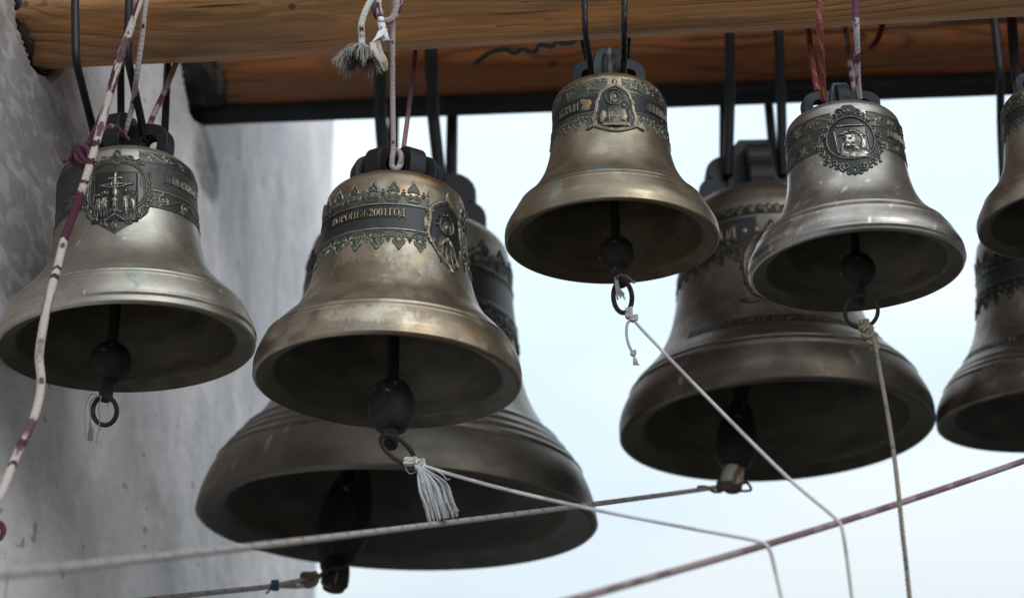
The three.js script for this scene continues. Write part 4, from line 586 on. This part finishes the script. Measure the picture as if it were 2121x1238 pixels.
loopRod([[2190, 190], [2186, 80], [2184, 0]], [2.48, 2.42, 2.33], [[2112, 190], [2102, 120], [2096, 30]], [2.54, 2.60, 2.68], 0, 0, 3.40, .0085, 'black rod over the front log to the small bell at the upper right edge');
// twisted black cables on the central bell
for (const [f, b, label] of [[[[1226, 160], [1221, 120], [1212, 70], [1211, 0]], [[1222, 150], [1206, 80]], 'left black twisted cable over the front log to the high central bell'], [[[1290, 158], [1294, 110], [1293, 60], [1294, 0]], [[1296, 150], [1302, 78]], 'right black twisted cable over the front log to the high central bell']]) {
  const F = [2.57, 2.54, 2.47, 2.46]; const p = f.map(([u, v], i) => at(u, v, F[i])); const l = p[p.length - 1]; p.push(V(l.x, 3.41, l.z)); const q = b.map(([u, v], i) => at(u, v, [2.62, 2.70][i])); p.push(V(q[1].x, 3.41, q[1].z - .04)); p.push(q[1], q[0]);
  single('cable', tube(p, (s, th) => .0046 * (.85 + .22 * Math.abs(Math.cos(th - s * 160))), { seg: 420, sides: 12, straight: .03 }), rodMat, label, 'cable', 'black cables on the central bell');
}
// wavy black wire between the beams
{ const p = [[985, 131], [1010, 112], [1032, 104], [1052, 104], [1066, 110], [1082, 103], [1098, 107], [1108, 108], [1118, 95], [1130, 94], [1142, 97], [1156, 88], [1170, 91], [1182, 90], [1196, 84], [1206, 78]].map(([u, v], i) => at(u, v, mix(3.35, 2.76, i / 15))); 
  single('wire', tube(p, .0050, { seg: 260, sides: 12 }), std({ color: rgb(.008, .008, .009), roughness: .6 }), 'wavy black plastic-coated wire under the front log left of the central bell', 'wire'); }

// ------------------------------------------------------------------ ropes
const ropeMat = std({ vertexColors: true, roughness: .92 });
const WHITE = [.47, .41, .37], PURPLE = [.085, .020, .042], CREAM = [.50, .43, .37];
const braid = (r, n = 4, k = 420, a = .09) => (s, th) => r * (1 + a * Math.sin(n * th + s * k) * Math.sin(n * th - s * k));
const twist = (r, k = 700) => (s, th) => r * (.78 + .26 * Math.abs(Math.cos(1.5 * (th - s * k))));
const stain = (base, dye, thr, sc, sd) => (s, th) => { const n = fbm(s * sc + sd, Math.cos(th) * 1.1 + sd * 3, 3), f = .85 + .3 * vn(s * 900, th * 3); const k = sst(thr, thr + .05, n); return mix3(base, dye, k).map((q) => q * f); };
function rope(name, pts, r, label, opt) { const { col, surf, seg = 500, sides = 16, group, mat = ropeMat, category = 'rope', tension = .5 } = opt; return single(name, tube(pts, surf || braid(r), { seg, sides, col, tension }), mat, label, category, group); }
// long stained rope in front of the left bell
{ const pts = [[296, -40, 2.47], [288, 0, 2.465], [262, 80, 2.46], [244, 130, 2.45], [214, 240, 2.45], [190, 325, 2.43], [160, 420, 2.42], [134, 490, 2.41], [116, 560, 2.39], [100, 620, 2.37], [86, 690, 2.36], [80, 740, 2.36], [84, 790, 2.36], [74, 850, 2.35], [46, 915, 2.33], [26, 960, 2.31], [0, 1024, 2.28], [-40, 1090, 2.24], [-60, 1180, 2.2]].map((q) => at(...q));
  const L = new THREE.CatmullRomCurve3(pts, false, 'centripetal').getLength();
  const bands = [[.285, .298], [.318, .328], [.372, .452], [.352, .358], [.500, .506], [.515, .524], [.770, .782], [.81, .818]];
  rope('rope', pts, .0058, 'long white rope with purple dye stains hanging across the far left bell', { surf: braid(.0058, 5, 380, .06), seg: 900, col: (s, th, k) => {
    const f = .85 + .3 * vn(s * 900, th * 3), kk = k + .006 * (vn(th * 1.2, s * 30) - .5); let w = sst(.60, .66, fbm(s * 28, Math.cos(th) * .8 + 4, 3)) * .9; if (kk < .2) w = Math.max(w, sst(.47, .56, fbm(s * 60, th * 1.1, 3)));
    for (const [a, b] of bands) if (kk > a && kk < b) w = 1; return mix3(WHITE, [.068, .014, .028], w).map((q) => q * f); } });
}
// second strand behind it, down to the crown
rope('rope', [[318, -30, 2.47], [303, 0, 2.47], [293, 80, 2.49], [282, 160, 2.52], [274, 215, 2.58], [262, 262, 2.60], [255, 280, 2.61]].map((q) => at(...q)), .0042, 'thinner grey-white rope with dye spots running to the far left bell crown', { surf: braid(.0042), col: stain([.42, .36, .34], PURPLE, .56, 40, 2) });
// dark purple rope with a knot at the bell's shoulder
{ const R_ = rope('rope', [[268, 60, 2.465], [250, 120, 2.46], [228, 190, 2.46], [206, 250, 2.46], [184, 296, 2.45], [168, 322, 2.45]].map((q) => at(...q)), .005, 'dark purple rope knotted at the shoulder of the far left bell', { surf: braid(.0052), col: stain([.085, .020, .042], [.045, .010, .022], .5, 60, 5) });
  const ctr = at(166, 326, 2.44), pts = []; for (let i = 0; i < 40; i++) { const a = i * .9; pts.push(ctr.clone().add(V(.011 * Math.sin(a) * (1 + .4 * Math.sin(i * .37)), .015 * Math.cos(a * 1.07) + .002 * Math.sin(i * 2.1), .009 * Math.sin(a * .61 + 1)))); }
  mesh('knot', tube(pts, braid(.0036), { seg: 700, sides: 10, col: stain([.09, .022, .045], [.045, .012, .024], .5, 70, 3) }), ropeMat, R_);
  mesh('rope_tail', tube([at(168, 322, 2.44), at(150, 322, 2.44), at(138, 327, 2.44), at(127, 334, 2.44)], (s, th, k) => braid(.0042)(s, th) * (.75 + .5 * k), { seg: 80, sides: 12, col: stain([.10, .03, .055], [.20, .13, .14], .55, 90, 3) }), ropeMat, R_);
  mesh('rope_tail', tube([at(196, 274, 2.46), at(232, 262, 2.50), at(262, 288, 2.6)], braid(.0042), { seg: 80, sides: 12, col: stain([.09, .022, .045], [.24, .18, .17], .6, 90, 3) }), ropeMat, R_);
}
rope('rope', [[372, 110, 2.75], [358, 145, 2.74], [340, 190, 2.71], [320, 232, 2.68], [308, 260, 2.66]].map((q) => at(...q)), .0048, 'grey-pink rope slanting from behind the front log to the far left bell', { col: stain([.30, .235, .22], PURPLE, .56, 36, 7) });
// sling of the year bell
{ const p = [[826, 318, 2.545], [831, 330, 2.525], [827, 345, 2.515], [819, 350, 2.512], [812, 344, 2.515], [812, 328, 2.512], [814, 310, 2.512], [813, 200, 2.50], [813, 100, 2.475], [814, 0, 2.475]].map((q) => at(...q)); const l = p[p.length - 1]; p.push(V(l.x, 3.2, l.z), V(l.x, 3.36, l.z - .02), V(l.x + .01, 3.39, l.z - .13), V(l.x + .02, 3.33, l.z - .27)); p.push(at(861, 90, 2.74), at(852, 180, 2.70), at(842, 260, 2.66), at(833, 325, 2.62));
  const R_ = rope('rope', p, .0046, 'pinkish white braided rope holding the golden brown bell, its end frayed and taped', { surf: braid(.0039, 5, 430, .10), seg: 900, col: (s, th, k) => stain(k > .72 ? [.13, .055, .065] : [.36, .30, .29], k > .72 ? [.24, .16, .15] : PURPLE, k > .72 ? .55 : .67, 50, 9)(s, th) });
  mesh('rope_loop', tube([[813, 316, 2.528], [822, 311, 2.52], [830, 320, 2.518], [829, 336, 2.516], [823, 348, 2.518], [817, 351, 2.525]].map((q) => at(...q)), braid(.0042, 5, 430, .10), { seg: 120, sides: 14, col: stain([.36, .29, .26], [.2, .14, .12], .5, 60, 3) }), ropeMat, R_);
  // coil on the log face
  const ctr = at(800, 12, 2.455), cs = []; for (let i = 0; i <= 44; i++) { const a = i / 44 * 6.2832 * 2.6; cs.push(ctr.clone().add(V((.020 - i * .00012) * Math.cos(a) , .030 * Math.sin(a), .004 * Math.sin(a * .5) + i * .0002))); }
  mesh('rope_coil', tube(cs, braid(.0055), { seg: 460, sides: 12, col: stain([.36, .28, .26], PURPLE, .55, 40, 4) }), ropeMat, R_);
  mesh('rope_tail', tube([[788, -22, 2.45], [772, -6, 2.43], [757, 22, 2.425], [748, 52, 2.425], [749, 80, 2.43], [748, 98, 2.43]].map((q) => at(...q)), (s, th, k) => braid(.0047, 5, 430, .07)(s, th) * (1 + .15 * k), { seg: 200, sides: 14, col: stain([.52, .49, .44], PURPLE, .73, 40, 6) }), ropeMat, R_);
  // frayed tuft: strands fanning from the rope end, pale outside and dark inside
  const st = [], root = at(748, 92, 2.43);
  for (let i = 0; i < 620; i++) {
    const inner = i > 300, a = rr(0, 6.2832), sprd = inner ? Math.sqrt(rnd()) * .72 : rr(.66, 1.12), ca = Math.cos(a), sa = Math.sin(a), clump = .18 * Math.sin(a * 5 + 1) + .1 * Math.sin(a * 11);
    const len = (inner ? rr(.026, .038) : rr(.036, .048)) * (1 + clump), w = .030 * sprd * (ca < 0 ? 1.12 : .95);
    const b = root.clone().add(V(.0042 * ca, 0, .0042 * sa)), q = (k, o) => b.clone().add(V(w * ca * o + rr(-.0012, .0012), -len * k, w * .8 * sa * o + rr(-.0012, .0012)));
    const pts = [b, q(.18, .34), q(.42, .72), q(.72, 1.0), q(.95 - (inner ? 0 : .08 * sprd), 1.02 + clump * .4)];
    const c0 = inner ? (rnd() > .93 ? [.30, .13, .055] : mix3([.045, .04, .036], [.17, .155, .135], rnd())) : mix3([.46, .44, .40], [.22, .21, .19], rnd());
    st.push(tube(pts, (s, th, k) => .00062 * (1.15 - .75 * k), { seg: 10, sides: 4, caps: false, col: () => c0 })); }
  const tuft = mesh('frayed_end', merge(st), ropeMat, R_); tuft.userData = { kind: 'stuff', label: 'frayed grey-white rope end with a dark core' };
  // taped end with paper scraps
  mesh('taped_end', tube([[782, -20, 2.44], [784, 10, 2.435], [788, 40, 2.432], [793, 62, 2.43], [801, 88, 2.43]].map((q) => at(...q)), (s, th, k) => .0052 * (k > .55 ? 1.12 : 1) , { seg: 120, sides: 16, col: (s, th, k) => { const w = sst(.60, .63, fbm(s * 90, Math.cos(th) * 1.4 + 2, 3)); return mix3(k > .55 ? [.70, .71, .72] : WHITE, [.10, .02, .06], k > .55 ? w * .8 : sst(.5, .56, fbm(s * 60, th * .8, 3))); } }), ropeMat, R_);
  const tapeMat = std({ color: rgb(.68, .69, .70), roughness: .6, side: THREE.DoubleSide });
  const flap = (P, w, n = 14) => { const cv = new THREE.CatmullRomCurve3(P); return grid(3, n, (u, v) => { const p = cv.getPoint(v); const ww = typeof w === 'function' ? w(v) : w; return p.clone().add(V((u - .5) * ww, (u - .5) * ww * .25, .0016 * Math.sin(u * 3 + v * 5))); }); };
  mesh('tape_flap', flap([at(793, 62, 2.424), at(785, 74, 2.42), at(772, 86, 2.418)], (v) => .014 * (1 - .55 * v)), tapeMat, R_);
  mesh('paper_scrap', flap([at(776, 86, 2.42), at(781, 104, 2.412), at(792, 124, 2.415), at(796, 134, 2.42), at(798, 146, 2.424)], (v) => .016 * (1 - .6 * v * v)), std({ map: dataTex(64, 64, (u, v, c) => { const k = mix3([.5, .46, .40], [.27, .20, .15], sst(.4, .62, fbm(u * 3, v * 4, 3))); c[0] = k[0]; c[1] = k[1]; c[2] = k[2]; }, true), roughness: .85, side: THREE.DoubleSide }), R_);
}
// small worn rope at the central bell crown
rope('rope', [[1262, 100, 2.53], [1262, 120, 2.52], [1263, 138, 2.52], [1263, 152, 2.525]].map((q) => at(...q)), .0036, 'short worn grey rope strand lying on the crown of the high central bell', { surf: braid(.0038), col: stain([.16, .14, .12], [.06, .05, .045], .5, 120, 5), seg: 120 });
// slings of the paint-flecked bell
const climb = (s, th) => { const n = (th / 6.2832 * 2 + s * 26) % 1, q = ((n % 1) + 1) % 1, chk = Math.sin(s * 1500) * Math.sin(th * 9) > .1; return q < .30 && chk ? [.36, .23, .07] : [.17, .030, .034].map((z) => z * (.8 + .4 * vn(s * 700, th * 3))); };
function sling(front, fF, back, bF, r, label, col) { const p = front.map(([u, v], i) => at(u, v, fF[i])); const l = p[p.length - 1]; p.push(V(l.x, 3.22, l.z), V(l.x, 3.36, l.z - .03), V(l.x, 3.39, l.z - .13), V(l.x, 3.34, l.z - .25)); const q = back.map(([u, v], i) => at(u, v, bF[i])); p.push(...q); return rope('rope', p, r, label, { surf: braid(r, 5, 420, .07), seg: 800, col }); }
sling([[1707, 208], [1705, 170], [1699, 60], [1697, 0]], [2.50, 2.48, 2.42, 2.42], [[1672, 40], [1680, 110], [1694, 190]], [2.68, 2.62, 2.56], .0048, 'red climbing rope with yellow flecks holding the paint-flecked bell on the left', climb);
sling([[1781, 204], [1778, 170], [1775, 60], [1772, 0]], [2.50, 2.48, 2.42, 2.42], [[1748, 45], [1760, 120], [1772, 195]], [2.68, 2.62, 2.56], .0046, 'purple and white rope holding the paint-flecked bell on the right', (s, th, k) => k < .115 ? stain([.38, .35, .36], [.11, .03, .06], .54, 60, 3)(s, th) : k > .8 ? stain([.30, .24, .24], [.12, .03, .06], .5, 60, 3)(s, th) : [.10, .03, .075]);
rope('rope', [[1836, 30, 2.66], [1826, 60, 2.65], [1818, 82, 2.64], [1806, 98, 2.63]].map((q) => at(...q)), .0046, 'short dark red rope end sticking out under the front log at right', { col: stain([.13, .022, .026], [.07, .015, .018], .5, 60, 2), seg: 100 });

// threads tied to the left clapper ring
{ const T = thing('thread', 'thin grey threads dangling from the ring of the far left bell clapper', 'thread'); const m = std({ color: rgb(.20, .19, .15), roughness: .95 });
  const a = at(205, 818, 2.59); for (const [pts, r] of [[[[210, 822], [190, 816], [177, 838], [175, 870], [178, 912]], .0007], [[[206, 818], [188, 830], [186, 868], [184, 880]], .0011], [[[208, 822], [203, 850], [206, 866], [202, 895], [198, 918]], .001]]) mesh('strand', tube(pts.map(([u, v]) => at(u, v, 2.585)), r, { seg: 50, sides: 6 }), m, T);
  const st = []; for (let i = 0; i < 18; i++) { const x = rr(-1, 1); st.push(tube([at(186, 872, 2.585), at(187 + x * 4, 892, 2.585 + rr(-.004, .004)), at(187 + x * 5.5, rr(906, 914), 2.585 + rr(-.004, .004))], .0008, { seg: 8, sides: 4 })); } const tf = mesh('tuft', merge(st), m, T); tf.userData = { kind: 'stuff' }; }

// pull cords; three of them bend over the balance rope
const bal = (k) => at(mix(2160, 1150, k), mix(941, 1252, k) + 14 * Math.sin(k * 3.14) * (1 - k * .4), mix(2.55, 1.85, k));
{ const pts = []; for (let i = 0; i <= 12; i++) pts.push(bal(i / 12)); rope('rope', pts, .0042, 'grey-purple rope running diagonally across the lower right sky under the pull cords', { surf: braid(.0043, 5, 420, .07), seg: 900, col: stain([.27, .20, .20], [.16, .10, .115], .5, 30, 8) }); }
const cordW = [.46, .43, .42];
function knotAt(p, r, rad, mat, parent, name = 'knot', stretch = V(1, 1, 1), col = cordW) { const pts = []; for (let i = 0; i < 22; i++) { const a = i * 1.15; pts.push(p.clone().add(V(r * Math.sin(a) * stretch.x, r * Math.cos(a * .83 + .4) * stretch.y, r * .8 * Math.sin(a * .57) * stretch.z))); } return mesh(name, tube(pts, twist(rad, 500), { seg: 240, sides: 8, col: stain(col, col.map((q) => q * .6), .6, 90, 3) }), mat, parent); }
{ // cord of the golden brown bell: white, with tassel
  const R_ = rope('cord', [[842, 950, 2.52], [872, 962, 2.51], [920, 978, 2.49], [1050, 1014, 2.40], [1230, 1055, 2.30], [1420, 1092, 2.22], [1570, 1121, 2.15], [1587, 1128, 2.142], [1596, 1142, 2.14], [1606, 1180, 2.14], [1622, 1250, 2.14]].map((q) => at(...q)), .0021, 'thin white cord with a tassel running right from the golden brown bell clapper', { surf: twist(.0024), seg: 1600, sides: 10, col: stain([.60, .59, .57], [.44, .40, .42], .55, 20, 4), category: 'cord' });
  knotAt(at(850, 955, 2.515), .0055, .0019, ropeMat, R_, 'knot', V(1.6, .8, 1), [.58, .57, .55]); knotAt(at(870, 962, 2.51), .006, .0019, ropeMat, R_, 'knot', V(1, 1.1, 1), [.58, .57, .55]);
  const st = []; for (let i = 0; i < 110; i++) { const x = Math.floor(rnd() * 7) / 7 + rr(0, .10), o = at(868 + rr(-5, 8), 966, 2.505 + rr(-.004, .004)), f = rr(-.008, .008), e = at(mix(888, 952, x) + rr(-3, 3), mix(1084, 1060, x) + rr(-10, 4) + (x < .5 ? 0 : 4), 2.505 + f); const m = at(mix(868, 925, x) + rr(-3, 3), mix(1010, 1000, x), 2.50 + f), m2 = at(mix(880, 940, x) + rr(-3, 3), mix(1050, 1034, x), 2.50 + f); const b = rr(.75, 1.05); st.push(tube([o, m, m2, e], (s, th, k) => .00075 * (1.1 - .4 * k) * (1 + .25 * Math.sin(s * 700 + i)), { seg: 26, sides: 5, col: () => [.56 * b, .56 * b, .555 * b] })); }
  const tf = mesh('tassel', merge(st), ropeMat, R_); tf.userData = { kind: 'stuff', label: 'white frayed tassel' };
  mesh('loose_strand', tube([[905, 975, 2.49], [918, 984, 2.49], [926, 993, 2.49], [932, 992, 2.49]].map((q) => at(...q)), .0008, { seg: 30, sides: 5, col: () => [.55, .54, .53] }), ropeMat, R_);
  mesh('loose_strand', tube([[842, 950, 2.52], [841, 972, 2.515], [850, 981, 2.515], [862, 976, 2.515]].map((q) => at(...q)), .0005, { seg: 30, sides: 5, col: () => [.45, .44, .43] }), ropeMat, R_);
}
{ // cord of the central bell
  const R_ = rope('cord', [[1298, 640, 2.53], [1306, 652, 2.525], [1316, 666, 2.52], [1370, 724, 2.47], [1500, 858, 2.36], [1640, 996, 2.26], [1736, 1078, 2.215], [1743, 1088, 2.212], [1748, 1110, 2.21], [1757, 1170, 2.21], [1767, 1250, 2.21]].map((q) => at(...q)), .0021, 'thin white cord slanting down right from the high central bell clapper ring', { surf: twist(.0024), seg: 1500, sides: 10, col: stain([.52, .50, .49], [.38, .34, .37], .55, 20, 5), category: 'cord' });
  mesh('cord_tail', tube([[1310, 662, 2.522], [1301, 668, 2.52], [1298, 690, 2.52], [1302, 712, 2.52], [1309, 728, 2.52]].map((q) => at(...q)), twist(.0021), { seg: 220, sides: 10, col: stain([.42, .39, .40], [.3, .27, .3], .5, 40, 3) }), ropeMat, R_);
  knotAt(at(1303, 648, 2.525), .005, .002, ropeMat, R_, 'knot', V(.8, 1.5, 1)); knotAt(at(1313, 659, 2.52), .0045, .002, ropeMat, R_, 'knot', V(1.1, .8, 1)); knotAt(at(1312, 731, 2.52), .003, .0018, ropeMat, R_);
  const st = []; for (let i = 0; i < 24; i++) { const x = rr(-1, 1); st.push(tube([at(1313, 735, 2.52), at(1318 + x * 6, rr(748, 757), 2.52 + rr(-.003, .003))], .0009, { seg: 4, sides: 4, col: () => [.4, .38, .39] })); } const tf = mesh('frayed_end', merge(st), ropeMat, R_); tf.userData = { kind: 'stuff' };
  const Y = rope('cord', [[1281, 572, 2.535], [1275, 580, 2.53], [1284, 570, 2.525], [1300, 574, 2.52], [1309, 582, 2.52], [1313, 585, 2.52], [1315, 582, 2.52]].map((q) => at(...q)), .0012, 'frayed olive cord scrap tied round the eye of the high central bell clapper', { surf: twist(.0019), seg: 160, sides: 8, col: stain([.16, .135, .10], [.09, .075, .055], .5, 60, 2), category: 'cord' });
  const s2 = []; for (let i = 0; i < 16; i++) { const x = rr(-1, 1); s2.push(tube([at(1276 + x * 3, 574, 2.53), at(1279 + x * 4, 594, 2.525), at(1284 + x * 9 + 3, rr(608, 623), 2.52)], .0008, { seg: 8, sides: 4, col: () => [.24, .23, .21] })); } const t2 = mesh('frayed_end', merge(s2), ropeMat, Y); t2.userData = { kind: 'stuff' };
}
{ // cord of the paint-flecked bell: brown and yellow
  const col = (s, th) => { const q = Math.sin(1.5 * (th - s * 330)); const c = q > .55 ? [.25, .19, .085] : vn(s * 60, 2) > .78 ? [.05, .10, .15] : [.17, .145, .125]; return c.map((z) => z * (.8 + .4 * vn(s * 800, th * 2))); };
  const R_ = rope('cord', [[1792, 668, 2.49], [1806, 690, 2.48], [1814, 715, 2.47], [1822, 760, 2.44], [1840, 860, 2.38], [1855, 960, 2.32], [1864, 1040, 2.285], [1870, 1100, 2.28], [1878, 1170, 2.28], [1886, 1250, 2.28]].map((q) => at(...q)), .0028, 'brown cord with yellow flecks hanging from the paint-flecked bell clapper ring', { surf: twist(.0031, 330), seg: 1200, sides: 12, col, category: 'cord' });
  for (const [u, v, r] of [[1790, 674, .006], [1797, 690, .0075], [1806, 704, .007], [1812, 718, .005]]) knotAt(at(u, v, 2.48), r, .0032, ropeMat, R_, 'knot', V(.9, 1.1, 1), [.21, .165, .125]);
}
const fleck = (s, th) => { const d = (s * 22) % 1; return d < .16 && Math.cos(th - 1) > -.2 ? [.24, .13, .125] : [.33, .30, .285].map((z) => z * (.8 + .35 * vn(s * 700, th * 3))); };
{ // rope of the dark brown bell's clapper, running left towards the viewer
  const pts = [[1490, 1008, 3.44], [1450, 1014, 3.38], [1230, 1044, 2.95], [900, 1086, 2.5], [530, 1131, 2.0], [200, 1168, 1.68], [-60, 1197, 1.48]].map((q) => at(...q));
  const R_ = rope('rope', pts, .0042, 'grey rope with red flecks crossing from the dark brown bell clapper to lower left', { surf: (s, th, k) => braid(.0043)(s, th) * (1 - .12 * k), seg: 1300, col: fleck });
  knotAt(at(1500, 1006, 3.43), .009, .0036, ropeMat, R_, 'knot', V(1.5, .7, 1), [.10, .085, .07]); knotAt(at(1520, 1012, 3.43), .011, .003, ropeMat, R_, 'knot', V(1.3, .5, 1), [.09, .06, .04]);
  mesh('rope_tail', tube([[1530, 1004, 3.44], [1548, 1000, 3.43], [1556, 1014, 3.43], [1530, 1017, 3.43]].map((q) => at(...q)), .0026, { seg: 50, sides: 8, col: () => [.05, .05, .045] }), ropeMat, R_);
  mesh('rope_tail', tube([[1494, 1018, 3.43], [1480, 1018, 3.42], [1462, 1008, 3.40], [1446, 1008, 3.39]].map((q) => at(...q)), .003, { seg: 50, sides: 8, col: () => [.04, .06, .075] }), ropeMat, R_);
}
{ // rope of the largest bell's clapper
  const pts = [[664, 1192, 3.48], [640, 1198, 3.45], [560, 1214, 3.36], [450, 1226, 3.25], [320, 1240, 3.12], [200, 1254, 3.0]].map((q) => at(...q));
  const R_ = rope('rope', pts, .0044, 'grey rope tied to the largest bell clapper with a blue tie at the bottom edge', { surf: braid(.0046), seg: 600, col: fleck });
  knotAt(at(640, 1200, 3.44), .012, .0048, ropeMat, R_, 'knot', V(1.2, .9, 1), [.15, .115, .085]);
  mesh('rope_tail', tube([[655, 1207, 3.44], [622, 1214, 3.43], [590, 1214, 3.4], [560, 1212, 3.37]].map((q) => at(...q)), braid(.004), { seg: 100, sides: 10, col: fleck }), ropeMat, R_);
  mesh('rope_tail', tube([[664, 1190, 3.46], [684, 1178, 3.47], [712, 1174, 3.47], [716, 1168, 3.48]].map((q) => at(...q)), .0036, { seg: 60, sides: 10, col: () => [.035, .03, .028] }), ropeMat, R_);
  const blue = std({ color: rgb(.02, .075, .12), roughness: .7 }); const w = []; for (let i = 0; i < 30; i++) { const a = i * .75; w.push(at(563 + i * .45, 1212, 3.36).add(V(0, .0085 * Math.cos(a), .0085 * Math.sin(a)))); } w.push(at(560, 1220, 3.35), at(554, 1226, 3.35), at(550, 1228, 3.35)); mesh('blue_tie', tube(w, .0022, { seg: 260, sides: 8 }), blue, R_);
}
single('rope', tube([[-30, 1070, 2.3], [-8, 1082, 2.3], [3, 1090, 2.3], [5, 1102, 2.3], [0, 1114, 2.3], [-6, 1118, 2.3]].map((q) => at(...q)), (s, th, k) => .006 * (1 - .5 * k) * (1 + .1 * Math.sin(th * 5 + s * 300)), { seg: 80, sides: 12, col: stain([.10, .018, .045], [.05, .01, .02], .5, 60, 2) }), ropeMat, 'dark purple rope end poking in at the lower left edge', 'rope');

renderer.render(scene, camera);
